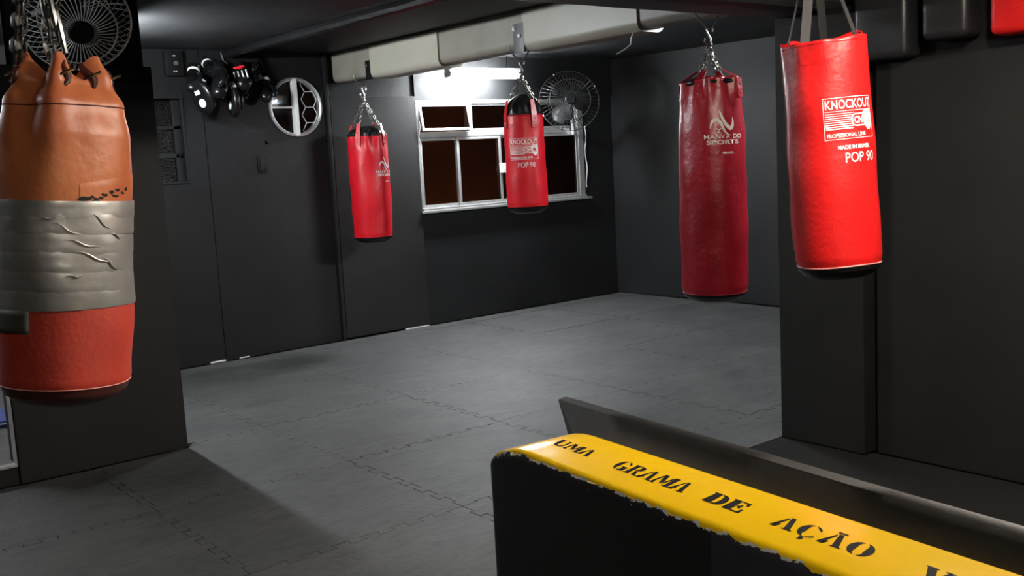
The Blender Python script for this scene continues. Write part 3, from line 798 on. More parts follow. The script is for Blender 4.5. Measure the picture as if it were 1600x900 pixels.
lw = thing('low_wall', 'low black wall with glossy yellow top and stencilled black words', 'low wall', F0, (0, 0, lw_rot))
bm = bmesh.new(); bx(bm, -.222, 3.0, -.004, .192, -.02, 1.0)
bmesh.ops.recalc_face_normals(bm, faces=bm.faces)
es = [e for e in bm.edges if all(abs(v.co.x+.222) < 1e-4 for v in e.verts) and abs(e.verts[0].co.z-e.verts[1].co.z) > .5]
bmesh.ops.bevel(bm, geom=es, offset=.065, segments=8, affect='EDGES', profile=.5)
es = [e for e in bm.edges if all(v.co.z > .999 for v in e.verts) and len(e.link_faces) == 2]
bmesh.ops.bevel(bm, geom=es, offset=.02, segments=5, affect='EDGES', profile=.5)
bmesh.ops.bisect_plane(bm, geom=bm.verts[:]+bm.edges[:]+bm.faces[:], plane_co=(-.05, 0, 0), plane_no=(1, 0, 0))
for xx in (-.08, -.11, -.135): bmesh.ops.bisect_plane(bm, geom=bm.verts[:]+bm.edges[:]+bm.faces[:], plane_co=(xx, 0, 0), plane_no=(1, 0, 0))
for v in bm.verts:
    if v.co.z > .9 and v.co.x < -.05: v.co.z -= .05*((-.05-v.co.x)/.155)**2
obj('masonry', bm, lw_mat(), lw, angle=50)
# stencil letters: unit height polygons, advance width
def arc(cx, cy, rx, ry, a0, a1, t0, t1, n=10):
    """crescent from angle a0 to a1, stroke grows t0..t1..t0"""
    o_, i_ = [], []
    for k in range(n+1):
        a = math.radians(a0+(a1-a0)*k/n); t = t0+(t1-t0)*math.sin(PI*k/n)
        o_.append((cx+rx*math.cos(a), cy+ry*math.sin(a))); i_.append((cx+(rx-t)*math.cos(a), cy+(ry-t*.35)*math.sin(a)))
    return o_+i_[::-1]
G = {
 'A': (.98, [[(.0, 0), (.24, 0), (.24, .05), (.16, .07), (.20, .22), (.32, .22), (.32, .30), (.23, .30), (.40, .86), (.36, .93), (.08, .07), (0, .05)],
            [(.44, 1), (.62, 1), (.90, .07), (1.0, .05), (1.0, 0), (.56, 0), (.56, .05), (.64, .07)]]),
 'M': (1.3, [[(0, 0), (.24, 0), (.24, .06), (.16, .08), (.22, .80), (.15, .86), (.07, .08), (0, .06)],
            [(.14, 1), (.44, 1), (.66, .36), (.57, .08)], [(.70, .30), (.88, .94), (.92, .94), (.92, .72), (.74, .12)],
            [(.97, 1), (1.26, 1), (1.26, .94), (1.22, .92), (1.22, .08), (1.30, .06), (1.30, 0), (.90, 0), (.90, .06), (.97, .08)]]),
 'U': (1.05, [[(0, 1), (.40, 1), (.40, .95), (.33, .93), (.33, .34), (.40, .14), (.46, .10), (.46, 0), (.28, .03), (.12, .15), (.07, .36), (.07, .93), (0, .95)],
            [(.66, 1), (.98, 1), (.98, .95), (.90, .93), (.90, .35), (.82, .12), (.66, .02), (.52, 0), (.52, .08), (.68, .12), (.80, .30), (.80, .93), (.66, .95)]]),
 'G': (1.0, [arc(.46, .5, .46, .52, 100, 260, .06, .30), arc(.50, .5, .40, .52, 85, 25, .05, .14),
            [(.52, .46), (.98, .46), (.98, .40), (.90, .38), (.90, .06), (.80, 0), (.60, -.02), (.52, .0), (.52, .07), (.62, .10), (.62, .38), (.52, .40)]]),
 'R': (1.0, [[(0, 0), (.40, 0), (.40, .06), (.33, .08), (.33, .92), (.40, .94), (.40, 1), (0, 1), (0, .94), (.07, .92), (.07, .08), (0, .06)],
            [(.46, 1), (.66, .98), (.84, .88), (.86, .70), (.78, .55), (.60, .48), (.46, .48), (.46, .56), (.56, .60), (.60, .74), (.56, .90), (.46, .93)],
            [(.50, .43), (.66, .43), (.86, .10), (1.0, .06), (1.0, 0), (.66, 0), (.60, .20)]]),
 'D': (1.0, [[(0, 0), (.40, 0), (.40, 1), (0, 1), (0, .94), (.07, .92), (.07, .08), (0, .06)],
            [(.47, 1), (.66, .98), (.88, .82), (.96, .5), (.88, .18), (.66, .02), (.47, 0), (.47, .07), (.60, .14), (.66, .5), (.60, .86), (.47, .93)]]),
 'E': (.88, [[(0, 0), (.38, 0), (.38, 1), (0, 1), (0, .94), (.07, .92), (.07, .08), (0, .06)],
            [(.44, 1), (.86, 1), (.86, .70), (.80, .70), (.70, .90), (.44, .93)], [(.44, .55), (.54, .55), (.60, .68), (.65, .68), (.65, .34), (.60, .34), (.54, .47), (.44, .47)],
            [(.44, 0), (.88, 0), (.88, .34), (.82, .34), (.72, .10), (.44, .07)]]),
 'C': (.95, [arc(.46, .5, .46, .52, 100, 262, .06, .30), arc(.50, .5, .42, .52, 85, 28, .05, .14), arc(.50, .5, .42, .52, 275, 325, .05, .10)]),
 'O': (1.0, [arc(.47, .5, .47, .52, 98, 262, .06, .30), arc(.53, .5, .47, .52, 82, -82, .06, .30)]),
 'V': (1.0, [[(0, 1), (.42, 1), (.42, .95), (.36, .93), (.54, .30), (.46, .0), (.36, .0), (.06, .93), (0, .95)], [(.70, 1), (1, 1), (1, .95), (.94, .93), (.62, .06), (.56, .18), (.60, .34), (.80, .93), (.70, .95)]]),
 'L': (.85, [[(0, 0), (.38, 0), (.38, .92), (.44, .94), (.44, 1), (0, 1), (0, .94), (.07, .92), (.07, .08), (0, .06)], [(.44, 0), (.84, 0), (.84, .36), (.78, .36), (.68, .10), (.44, .07)]]),
}
def fatten(p, ax, ay):
    A2 = sum(p[i-1][0]*p[i][1]-p[i][0]*p[i-1][1] for i in range(len(p))); sg = 1 if A2 > 0 else -1; out = []
    for i in range(len(p)):
        a, b, c = Vector(p[i-1]), Vector(p[i]), Vector(p[(i+1) % len(p)]); n = Vector((0, 0))
        for e in (b-a, c-b):
            if e.length > 1e-6: e.normalize(); n += Vector((e.y, -e.x))*sg
        if n.length > 1e-6: n.normalize()
        out.append((b.x+n.x*ax, b.y+n.y*ay))
    return out
def stencil(word, u0, u1, v0=.067, v1=.113, sh=-.25, gp=.09):
    adv = sum(G['C' if c == 'Ç' else 'A' if c == 'Ã' else c][0] for c in word)+gp*(len(word)-1)
    k = (u1-u0)/adv; H = v1-v0; x = 0
    for c in word:
        g = {'Ç': 'C', 'Ã': 'A'}.get(c, c); wd, polys = G[g]; polys = list(polys)
        if c == 'Ç': polys.append([(.40, -.04), (.52, -.04), (.48, -.12), (.58, -.18), (.52, -.30), (.36, -.32), (.40, -.25), (.46, -.22), (.36, -.14)])
        if c == 'Ã': polys.append([(.32, 1.08), (.70, 1.08), (.72, 1.17), (.34, 1.17)])
        bm = B()
        for p in polys:
            p = fatten(p, .022, .012)
            q = [(u0+k*(x+a)+sh*H*b_, (v0+H*b_)) for a, b_ in p]
            f = bm.faces.new([bm.verts.new((a, b_, 1.0006)) for a, b_ in q])
            f2 = f
        bmesh.ops.triangulate(bm, faces=bm.faces[:])
        obj('stencil_letter', bm, M_LETTER, lw, smooth=False)
        x += wd+gp
stencil('UMA', -.058, .064, .076, .112, gp=.05); stencil('GRAMA', .146, .344, gp=.05); stencil('DE', .394, .478); stencil('AÇÃO', .545, .726, .068, .114, gp=.14); stencil('VALE', .806, .98, .068, .112)

# dark foam sheet fixed behind the low wall, its top flaring outwards
sh = thing('foam_sheet', 'dark flared foam sheet standing behind the yellow topped low wall', 'foam sheet', F0, (0, 0, lw_rot))
bm = B(); rows = []; n = 40
for i in range(n+1):
    f = i/n; pr = []
    for k in range(13):
        z = .84+.182*(k-8)/4
        if k < 8: z = .84*k/8
        vv = .202+ .058*max(0, (z-.86)/.162)**1.8
        pr.append((vv, z))
    x = lambda z: -.175 - .11*max(0, (z-.95)/.072)**1.3
    wv = .004*noise.noise(Vector((f*9, 2, 0)))
    row = []
    for vv, z in pr:
        xx = x(z)+(3.0-x(z))*f; row.append(Vector((xx, (vv+wv*(z/1.05)), z)))
    for vv, z in pr[::-1]:
        xx = x(z)+(3.0-x(z))*f; row.append(Vector((xx, (vv+.022+wv*(z/1.05)), z+(.004 if z > 1.01 else 0))))
    rows.append([bm.verts.new(q) for q in row])
for a, c in zip(rows, rows[1:]):
    for j in range(len(a)): bm.faces.new((a[j], a[(j+1) % len(a)], c[(j+1) % len(a)], c[j]))
bm.faces.new(rows[0]); bm.faces.new(rows[-1])
obj('sheet', bm, mat('dark_brown_foam', (.0075, .007, .0065), .55, var=.35, vscale=9, bump=.1), sh, angle=50)
bm = B()
for dx, dz, w_, h_ in ((0, 0, .035, .014), (.012, -.012, .028, .012), (.02, -.024, .03, .010), (.03, -.034, .022, .006)):
    pts = [(.52+dx+random.uniform(-.004, .004)+w_*math.cos(2*PI*k/7), 0, .962+dz+h_*math.sin(2*PI*k/7)*random.uniform(.5, 1)) for k in range(7)]
    vs = []
    for x_, _, z_ in pts:
        vv = .202+.058*max(0, (z_-.86)/.162)**1.8; vs.append(bm.verts.new((x_, vv-.0045, z_)))
    bm.faces.new(vs)
obj('scuff', bm, mat('brown_scuff', (.10, .075, .035), .7, var=.4, vscale=60), sh)

# ------------------------------------------------------------------ window in the back wall
WD = YA+.02
win = bpy.data.objects.new('window_1', None); C.objects.link(win); win['kind'] = 'structure'; win.location = (0, 0, 0)
def bar(bm, x0, x1, z0, z1, y0=WD-.03, y1=WD+.05): bx(bm, x0, x1, y0, y1, z0, z1)
bm = B()
bar(bm, WX0, WX1, WZ1-.035, WZ1, YA-.012); bar(bm, WX0, WX0+.03, WZ0+.03, WZ1-.035); bar(bm, WX1-.075, WX1, WZ0+.03, WZ1-.035, YA-.012)
bar(bm, WX0, WX1, WZ0, WZ0+.035, YA-.035); bar(bm, WX0+.03, WX1-.075, 1.81, 1.865)
obj('window_frame', bm, M_ALU, win, smooth=False, bevel=.004)
bm = B(); bx(bm, WX0-.03, WX1+.06, YA-.055, YA-.001, WZ0-.012, WZ0+.012); obj('window_sill', bm, M_ALU, win, smooth=False, bevel=.004)
for xa in (6.065, 6.78): 
    bm = B(); bar(bm, xa-.02, xa+.02, 1.865, WZ1-.035); obj('mullion', bm, M_ALU, win, smooth=False, bevel=.004)
def sash(x0, x1, z0, z1, y, wl=.03, name='sash', parent=win, tilt=0):
    t = bpy.data.objects.new(name, None); C.objects.link(t); t.parent = parent; t.location = (0, y, z1); t.rotation_euler = (tilt, 0, 0)
    bm = B(); h = z1-z0
    for q in ((x0, x1, -wl, 0), (x0, x1, -h, -h+wl), (x0, x0+wl, -h+wl, -wl), (x1-wl, x1, -h+wl, -wl)): bx(bm, q[0], q[1], -.012, .012, q[2], q[3])
    obj('sash_frame', bm, M_ALU, t, smooth=False, bevel=.003)
    obj('pane', boxes((x0+wl, x1-wl, -.003, .003, -h+wl, -wl)), M_GLASS, t, smooth=False)
    return t
sash(5.46, 5.915, 1.135, 1.81, WD+.012); sash(5.885, 6.44, 1.135, 1.81, WD-.014); sash(6.41, 6.96, 1.135, 1.81, WD+.012); sash(6.95, 7.50, 1.135, 1.81, WD-.014)
sash(5.46, 6.043, 1.868, 2.128, WD-.02, .022, 'vent_sash', tilt=math.radians(-12)); sash(6.087, 6.758, 1.868, 2.128, WD+.0, .018, 'vent_sash'); sash(6.802, 7.50, 1.868, 2.128, WD+.0, .018, 'vent_sash')
bm = B(); bx(bm, 6.405, 6.44, WD-.06, WD-.027, 1.43, 1.53); bx(bm, 6.455, 6.53, WD-.055, WD-.027, 1.43, 1.53); obj('latch', bm, M_MARK, win, bevel=.003)
struct('exterior_wall', boxes((3.0, 9.4, 9.2, 9.3, -.1, 3.2)), M_BROWNWALL, smooth=False)
t = thing('added_outside_lamp', 'added unseen warm lamp outside between the back window and the brown wall', 'lamp', (6.9, 8.75, .25))  # invented source, gives the brown outside wall its warm glow
obj('bulb', (lambda b_: (ellipsoid(b_, (0, 0, 0), (.05, .05, .06)), b_)[1])(B()), tube_mat('warm_bulb', (1, .55, .25), 5), t)
bm = B(); lathe(bm, [(.045, -.35), (.045, -.30), (.012, -.28), (.012, -.09), (.03, -.08), (.03, -.045)], 16); obj('post', bm, M_BLACK, t)
bm = B(); pts = [(WX0-.012, YA-.042, z) for z in ()]
zs = [1.97-.035*k for k in range(14)]
tube(bm, [(WX0+.006+.012*math.sin(k*1.1), YA-.036, z) for k, z in enumerate(zs)], .004, 6); tag(obj('cable', bm, M_MARK), 'thin white cable running down the left edge of the window', 'cable')
bm = B(); tube(bm, [(WX1+.03+.012*math.sin(k*.9), YA-.008, 1.86-.05*k) for k in range(14)], .005, 6); tag(obj('cable', bm, M_LACE), 'pale cable hanging beside the right edge of the window', 'cable')

# round window
rw = bpy.data.objects.new('window_2', None); C.objects.link(rw); rw['kind'] = 'structure'; rw.location = (RW[0], YA, RW[1])
bm = B(); R = RW[2]; n = 64
pr = [(R+.006, -.004), (R+.004, -.022), (R-.012, -.026), (R-.022, -.018), (R-.022, .05), (R+.0, .05)]
lathe(bm, [(a, b) for a, b in pr], n, Matrix.Rotation(-PI/2, 4, 'X'), False, False)
obj('window_frame', bm, M_ALU, rw)
bm = B(); lathe(bm, [(R-.02, 0), (R-.02, .006)], 48, Matrix.Translation((0, .03, 0)) @ Matrix.Rotation(-PI/2, 4, 'X')); obj('pane', bm, M_GLASS, rw)
obj('mullion', boxes((-.019, .019, -.03, .028, -R+.006, R-.006)), M_MARK, rw, bevel=.003)
obj('glazing_bar', boxes((-R+.012, -.02, -.012, .028, -.008, .008)), M_MARK, rw, bevel=.002)
bm = B(); s = .078
def hexgrid():
    E = set()
    for i in range(-4, 6):
        for j in range(-6, 7):
            cx = .03+1.5*s*i; cz = math.sqrt(3)*s*(j+.5*(i % 2))
            for k in range(6):
                a, b = PI/3*k, PI/3*(k+1)
                p = (round(cx+s*math.cos(a), 4), round(cz+s*math.sin(a), 4)); q = (round(cx+s*math.cos(b), 4), round(cz+s*math.sin(b), 4))
                E.add((min(p, q), max(p, q)))
    return E
for p, q in sorted(hexgrid()):
    if p[0] < .019 or q[0] < .019: continue
    rp, rq = math.hypot(*p), math.hypot(*q)
    if rp > R-.02 and rq > R-.02: continue
    if rp > R-.02: k = (R-.021)/rp; p = (p[0]*k, p[1]*k)
    if rq > R-.02: k = (R-.021)/rq; q = (q[0]*k, q[1]*k)
    tube(bm, [(p[0], .012, p[1]), (q[0], .012, q[1])], .0032, 6)
obj('grille', bm, M_WIRE, rw)

# black painted window at left
bw = bpy.data.objects.new('window_3', None); C.objects.link(bw); bw['kind'] = 'structure'
bm = B()
for q in ((2.52, 3.18, 2.2, 2.245), (2.52, 3.17, 1.515, 1.535), (3.15, 3.17, 1.535, 2.2)): bx(bm, q[0], q[1], YA-.012, YA-.0005, q[2], q[3])
for q in ((2.55, 3.15, 1.955, 1.985), (2.55, 3.15, 1.725, 1.76), (3.09, 3.15, 1.53, 2.2)): bx(bm, q[0], q[1], YA+.035, YA+.085, q[2], q[3])
obj('window_frame', bm, M_WALL, bw, smooth=False, bevel=.003)
for z0, z1 in ((1.535, 1.725), (1.76, 1.955), (1.985, 2.195)):
    obj('pane', boxes((2.56, 3.09, YA+.055, YA+.062, z0, z1)), M_DGLASS, bw, smooth=False)
bm = B(); lathe(bm, [(.012, 0), (.012, .02), (.006, .025)], 12, Matrix.Translation((3.12, YA+.034, 1.745)) @ Matrix.Rotation(PI/2, 4, 'X')); obj('catch', bm, M_BLACK, bw)
struct('trim_10', boxes((2.5, 3.2, YA+.10, YA+.135, 1.5, 2.23)), M_SUB, smooth=False)

# wall fittings
t = thing('fan_switch', 'black wall control box with a pale knob near the ceiling at left', 'switch', (3.115, YA, 2.475))
obj('case', boxes((-.075, .075, -.055, -.0005, -.10, .10)), M_BLACK, t, bevel=.008)
bm = B(); lathe(bm, [(.018, 0), (.018, .010), (.012, .020)], 20, Matrix.Translation((.01, -.055, 0)) @ Matrix.Rotation(PI/2, 4, 'X')); obj('knob', bm, M_PLATE, t)
obj('marking', boxes((-.012, .012, -.0565, -.0552, .055, .063), (-.015, -.002, -.0565, -.0552, -.066, -.058), (.004, .016, -.0565, -.0552, -.066, -.058)), M_LACE, t)
t = thing('wall_switch', 'small black switch plate on the wall below the round window', 'switch', (3.815, YA, 1.64))
obj('plate', boxes((-.042, .042, -.012, -.0005, -.075, .075)), M_BLACK, t, bevel=.004)
obj('rocker', boxes((-.022, .022, -.018, -.0121, -.05, .05)), M_WALL, t, bevel=.004)
t = thing('wall_socket', 'small pale socket box on the wall beside the left fan', 'socket', (1.255, 5.758, 2.36))
obj('box', boxes((-.03, .03, -.035, -.0005, -.05, .05)), M_PLATE, t, bevel=.005)
obj('cover', boxes((-.03, -.012, -.05, -.0351, -.055, .055)), M_MARK, t, bevel=.004)

# ceiling cable, dangling wire
bm = B(); pts = []
for k in range(60):
    y = 8.05-5.0*k/59; pts.append((3.55+.012*noise.noise(Vector((y*4, 0, 0))), y, CE-.036-.006*abs(noise.noise(Vector((y*6, 4, 0))))))
tube(bm, pts, [.034+.008*noise.noise(Vector((p[1]*9, 1, 1))) for p in pts], 8)
tag(obj('cable_duct', bm, M_LINER), 'lumpy taped black cable duct running along the dark ceiling towards the back wall', 'cable duct')
bm = B(); tube(bm, [(4.60, 4.38, 2.312), (4.58, 4.42, 2.305), (4.57, 4.43, 2.27), (4.57, 4.435, 2.235), (4.555, 4.47, 2.21), (4.53, 4.52, 2.185)], .0035, 6)
tag(obj('loose_wire', bm, M_MARK), 'loose white wire dangling from the near end of the beige beam', 'wire')
bm = B(); tube(bm, [(3.525, YA-.02, 2.57), (3.54, YA-.03, 2.5), (3.55, YA-.05, 2.49), (3.56, YA-.06, 2.475)], .006, 6)
tag(obj('grey_cord', bm, M_PLATE), 'grey cord from the ceiling holding up the bunch of gloves', 'cord')

# ------------------------------------------------------------------ fans
def rot_to(axis, up=Vector((0, 0, 1))):
    z = axis.normalized(); x = up.cross(z).normalized(); y = z.cross(x); return Matrix((x, y, z)).transposed()
def fan(label, loc, axis, R, wire, nw=44, depth=.10, blades=3, r=.0024, hub=.07):
    t = thing('wall_fan', label, 'fan', loc); t.rotation_euler = rot_to(axis).to_euler()
    for nm, sgn, h0 in (('front_cage', 1, hub), ('rear_cage', -1, hub*1.1)):
        bm = B()
        for k in range(nw):
            a = 2*PI*k/nw; c, s_ = math.cos(a), math.sin(a); pts = []
            for q in range(8):
                f = q/7; rr = h0*.9+(R-h0*.9)*f; z = sgn*depth*(1-f**3.2)
                sw = .10*sgn*math.sin(PI*f*.5) if sgn > 0 else 0
                pts.append((rr*math.cos(a+sw), rr*math.sin(a+sw), z))
            tube(bm, pts, r, 5)
        for rr, z in ((R, 0), (R*.68, sgn*depth*(1-.58**3.2)*.93)):
            tube(bm, [(rr*math.cos(2*PI*k/64), rr*math.sin(2*PI*k/64), z+sgn*.003) for k in range(64)], r*1.7, 6, closed=True)
        obj(nm, bm, wire, t)
    bm = B(); lathe(bm, [(hub, depth-.004), (hub, depth+.006), (hub*.85, depth+.014)], 28); obj('hub_badge', bm, M_BLACK, t)
    for k in range(blades):
        bm = B(); n = 10; rows = []
        for i in range(n+1):
            f = i/n; rr = .045+(R*.84-.045)*f; wd = .05+.16*math.sin(PI*min(.92, .12+f*.78)); a = 2*PI*k/blades
            row = []
            for s_ in (-.5, -.17, .17, .5):
                y = wd*s_; ca, sa = math.cos(a), math.sin(a); z = y*.38
                row.append(bm.verts.new((rr*ca-y*sa, rr*sa+y*ca, z)))
            rows.append(row)
        for p, q in zip(rows, rows[1:]):
            for j in range(3): bm.faces.new((p[j], p[j+1], q[j+1], q[j]))
        o = obj('blade', bm, M_BLACK, t); md = o.modifiers.new('t', 'SOLIDIFY'); md.thickness = .003
    bm = B(); lathe(bm, [(.012, depth-.004), (.03, .04), (.045, .02), (.045, -.03), (.02, -depth+.02)], 20); obj('spindle', bm, M_STEEL, t)
    bm = B(); lathe(bm, [(.02, -depth-.16), (.05, -depth-.15), (.068, -depth-.11), (.070, -depth-.02), (.05, -depth)], 24); obj('motor', bm, M_BLACK, t)
    for k in range(4):
        a = 2*PI*(k+.3)/4; bm = B(); ellipsoid(bm, (R*math.cos(a), R*math.sin(a), 0), (.009, .009, .012), nu=8, nv=6); obj('clip', bm, M_MARK, t)
    return t
RT3, DN3, FW3 = rt, dn, fw
ax1 = (-FW3*.66 + RT3*.46 + DN3*.60)
c1 = Vector((1.625, 5.47, 2.385))
t = fan('white wire cage fan on the wall above the taped bag', c1, ax1, .262, M_WIRE, 46, .105, 3, .0026, .062)
Mi = rot_to(ax1).inverted()
bm = B(); e = Mi @ (Vector((1.50, 5.768, 2.47))-c1); e2 = Mi @ (Vector((1.50, 5.70, 2.47))-c1)
tube(bm, [(0, 0, -.16), ((0+e2.x)/2, e2.y/2, (-.2+e2.z)/2), e2, e], .016, 8); obj('bracket', bm, M_WIRE, t)
ax2 = (-FW3 + RT3*.10 + DN3*-.05)
c2 = Vector((6.98, 7.66, 2.115))
t = fan('black wire cage fan mounted at the upper right corner of the window', c2, ax2, .305, M_DWIRE, 44, .085, 3, .0022, .055)
Mi = rot_to(ax2).inverted(); bm = B()
P = [Vector((7.02, 7.80, 2.10)), Vector((7.22, 7.90, 2.02)), Vector((7.30, 7.97, 1.94)), Vector((7.40, 8.07, 1.84)), Vector((7.42, YA-.03, 1.80))]
tube(bm, [Mi @ (q-c2) for q in P], .022, 10); obj('bracket', bm, M_LACE, t)

# ------------------------------------------------------------------ gloves and pads on the back wall
def glove(label, loc, axis, size=1, m=M_GLOVE, roll=0, extra=None):
    """boxing glove: local +z points from wrist to knuckles"""
    t = thing('boxing_glove', label, 'boxing glove', loc, group=None); t.rotation_euler = (rot_to(Vector(axis)) @ Matrix.Rotation(roll, 3, 'Z')).to_euler(); t.scale = (size,)*3
    def fn(p, u): 
        k = (u.z+1)/2; return Vector((p.x*(.72+.32*k), p.y*(.75+.35*k)+.012*k*k, p.z))
    bm = B(); ellipsoid(bm, (0, 0, .07), (.066, .058, .095), nu=28, nv=18, fn=fn); obj('fist', bm, m, t, angle=80)
    bm = B(); tube(bm, [(.045, .02, -.01), (.072, .035, .03), (.066, .05, .075), (.045, .055, .11)], [.02, .026, .024, .014], 12); ellipsoid(bm, (.045, .055, .112), (.014, .014, .014), nu=10, nv=8); obj('thumb', bm, m, t, angle=80)
    bm = B(); lathe(bm, [(.040, -.12), (.046, -.11), (.047, -.03), (.050, 0)], 24); obj('cuff', bm, m, t)
    bm = B(); lathe(bm, [(.0475, -.072), (.0495, -.07), (.0495, -.05), (.0485, -.048)], 24); obj('wrist_band', bm, extra or M_MARK, t)
    return t
def mitt(label, loc, axis, roll=0, size=1, white_edge=False):
    """focus mitt: padded oval disc, local +z is the striking face"""
    t = thing('focus_mitt', label, 'focus mitt', loc); t.rotation_euler = (rot_to(Vector(axis)) @ Matrix.Rotation(roll, 3, 'Z')).to_euler(); t.scale = (size,)*3
    bm = B()
    lathe(bm, [(.060, -.03), (.098, -.028), (.112, -.012), (.112, .008), (.098, .024), (.06, .029), (.0, .030)][:-1], 40, Matrix.Diagonal((1, 1.28, 1, 1))); obj('pad', bm, M_GLOVE, t, angle=70)
    bm = B(); n = 48
    tube(bm, [(.108*math.cos(2*PI*k/n), .139*math.sin(2*PI*k/n), .014) for k in range(n)], .005, 6, closed=True); obj('piping', bm, M_LINER, t)
    bm = B(); lathe(bm, [(.036, .0295), (.036, .0315)], 28, Matrix.Translation((.0, -.045, 0))); obj('target_spot', bm, M_MARK, t)
    if not white_edge:
        obj('printed_label', boxes((-.03, .024, .028, .062, .0292, .0312)), M_MARK, t)
    else:
        bm = B(); rows = []
        for k in range(13):
            a = math.radians(35+75*k/12); rows.append([bm.verts.new((rr*math.cos(a), rr*1.28*math.sin(a), z)) for rr, z in ((.114, -.016), (.1142, .008), (.100, .0262))])
        for p, q in zip(rows, rows[1:]):
            for j in range(2): bm.faces.new((p[j], p[j+1], q[j+1], q[j]))
        obj('white_panel', bm, M_MARK, t)
    bm = B(); ellipsoid(bm, (0, .0, -.05), (.06, .085, .035), nu=20, nv=12); obj('hand_pocket', bm, M_GLOVE, t)
    bm = B(); tube(bm, [(-.05, .1, -.05), (0, .15, -.06), (.05, .1, -.05)], .012, 8); obj('wrist_strap', bm, M_LACE, t)
    return t
def A(f, r_, d): return tuple(-FW3*f + RT3*r_ + DN3*d)
mitt('black focus mitt with white square and white spot, lowest at the left of the bunch', (3.262, 7.93, 2.195), A(.8, -.42, .38), roll=math.radians(14))
mitt('black focus mitt with a white curved edge panel in the middle of the bunch', (3.512, 7.92, 2.172), A(.50, -.82, .12), roll=math.radians(8), white_edge=True)
glove('black glove hanging at the upper left of the bunch above the spotted mitt', (3.25, 8.055, 2.365), A(.5, .1, .9), 1.0)
glove('glossy black glove hanging between the two focus mitts', (3.405, 7.90, 2.335), A(.45, .12, .9), 1.2, roll=.5, extra=M_LINER)
t = thing('boxing_glove', 'black glove with red and white striped laces at the top of the bunch', 'boxing glove', (3.615, 7.94, 2.352))
t.rotation_euler = (rot_to(Vector(A(.55, .25, .8)))).to_euler()
def fnl(p, u): k = (u.z+1)/2; return Vector((p.x*(.75+.3*k), p.y*(.8+.3*k), p.z))
bm = B(); ellipsoid(bm, (0, 0, .02), (.085, .07, .12), nu=28, nv=18, fn=fnl); obj('fist', bm, M_GLOVE, t, angle=80)
bm = B(); lathe(bm, [(.055, -.15), (.060, -.14), (.060, -.06), (.066, -.03)], 24); obj('cuff', bm, M_GLOVE, t)
cmx = rot_to(Vector(A(.55, .25, .8))).inverted()
for k in range(4):
    bm = B(); p = Vector((0, 0, 0)); a = Vector(A(1, 0, 0))*.075+Vector(RT3)*(-.035+.032*k)-Vector(DN3)*(-.005+.008*k)
    tube(bm, [cmx @ (a-Vector(DN3)*.032-Vector(RT3)*.010), cmx @ (a+Vector(A(.012, 0, 0))), cmx @ (a+Vector(DN3)*.032+Vector(RT3)*.010)], .0058, 6); obj('lace', bm, M_LACE, t)
bm = B(); a = Vector(A(1, 0, 0))*.07
tube(bm, [cmx @ (a+Vector(RT3)*-.05-Vector(DN3)*.062), cmx @ (a+Vector(RT3)*.0-Vector(DN3)*.068), cmx @ (a+Vector(RT3)*.04-Vector(DN3)*.082)], [.006, .014, .008], 8); obj('red_tab', bm, M_REDTRIM, t)
bm = B(); tube(bm, [cmx @ (a+Vector(RT3)*-.03+Vector(DN3)*.052), cmx @ (a+Vector(RT3)*.05+Vector(DN3)*.03)], .004, 6); obj('red_piping', bm, M_REDTRIM, t)
glove('plain black glove at the top right of the bunch', (3.805, 8.055, 2.44), A(.5, .1, .85), .95, roll=1.0, extra=M_LINER)
glove('plain black glove tucked low behind the striped lace glove', (3.685, 8.06, 2.31), A(.25, -.1, 1), 1.0, roll=.2, extra=M_LINER)
glove('black glove with white wrist band nearest the round window', (3.855, 8.03, 2.29), A(.3, .15, .95), .95, roll=-.6, extra=M_MARK)
glove('black glove with a pale wrist band behind the glossy glove', (3.40, 8.065, 2.45), A(.45, .55, .6), .85, roll=.8)
bm = B(); tube(bm, [(3.2, YA-.008, 2.47), (3.5, YA-.008, 2.46), (3.85, YA-.008, 2.475)], .006, 8)
tag(obj('hanging_rail', bm, M_BLACK), 'thin black rail on the back wall holding the gloves and mitts', 'rail')

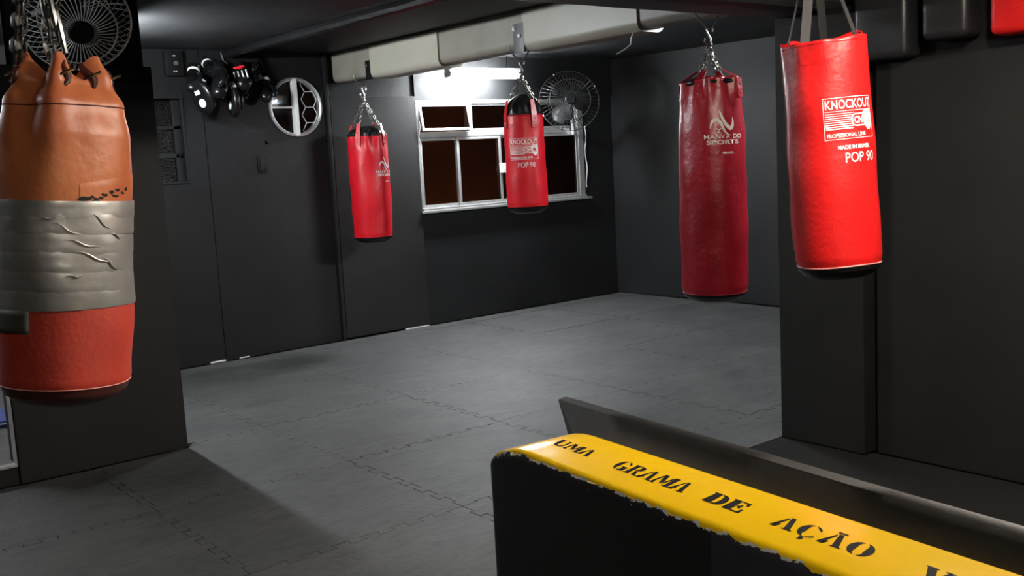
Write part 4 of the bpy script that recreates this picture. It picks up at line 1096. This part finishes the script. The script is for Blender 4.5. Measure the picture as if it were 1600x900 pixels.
# ------------------------------------------------------------------ strike shields hung on the right wall
def shield(label, y0, y1, zb, m, ht=.52, seam=None, lean=0):
    t = thing('strike_shield', label, 'strike shield', (4.47, (y0+y1)/2, zb), (lean, 0, 0)); w_ = abs(y1-y0)/2
    bm = bmesh.new(); bx(bm, -.075, .075, -w_, w_, 0, ht)
    bmesh.ops.bevel(bm, geom=bm.edges[:], offset=.034, segments=6, affect='EDGES', profile=.5)
    for v in bm.verts:
        v.co.x -= .012*math.cos(v.co.y/w_*1.4)*math.sin(PI*min(1, max(0, v.co.z/ht))) if v.co.x < 0 else 0
    obj('padding', bm, m, t, angle=80)
    bm = B(); pts = []
    for k in range(40):
        a = 2*PI*k/40; c, s_ = math.cos(a), math.sin(a); q = 1/max(abs(c)**6+abs(s_)**6, 1e-9)**(1/6)
        pts.append((-.045, c*q*(w_-.004), ht/2+s_*q*(ht/2-.004)))
    tube(bm, pts, .004, 6, closed=True); obj('piping', bm, seam or M_LINER, t)
    for s_ in (-1, 1):
        bm = B(); tube(bm, [(-.02, s_*w_*.5, ht-.01), (0, s_*w_*.4, ht+.05), (.06, s_*w_*.3, ht+.075)], .008, 8); obj('hanging_loop', bm, M_RUB, t)
    return t
M_SHIELD = mat('black_shield_vinyl', (.022, .022, .024), .35, var=.1, bump=.1)
shield('black strike shield on the right wall beside the bright red bag', 2.52, 2.80, 1.952, M_SHIELD)
shield('black strike shield on the right wall beside the red shield', 2.235, 2.455, 2.012, M_SHIELD, .46)
shield('red strike shield at the top right corner on the wall', 1.87, 2.145, 1.998, M_BRIGHT, .46, M_REDTRIM)
# things seen in the side room through the gap at far left
t = thing('floor_cushion', 'blue pad lying on the side room floor at far left', 'pad', (1.34, 7.02, .1))
bm = bmesh.new(); bx(bm, -.55, .06, -.28, .30, 0, .04); bmesh.ops.bevel(bm, geom=bm.edges[:], offset=.015, segments=3, affect='EDGES'); obj('cover', bm, M_BLUE, t)
bm = B(); tube(bm, [(-.53, -.281, .025), (.06, -.281, .025)], .004, 6); obj('piping', bm, M_MARK, t)
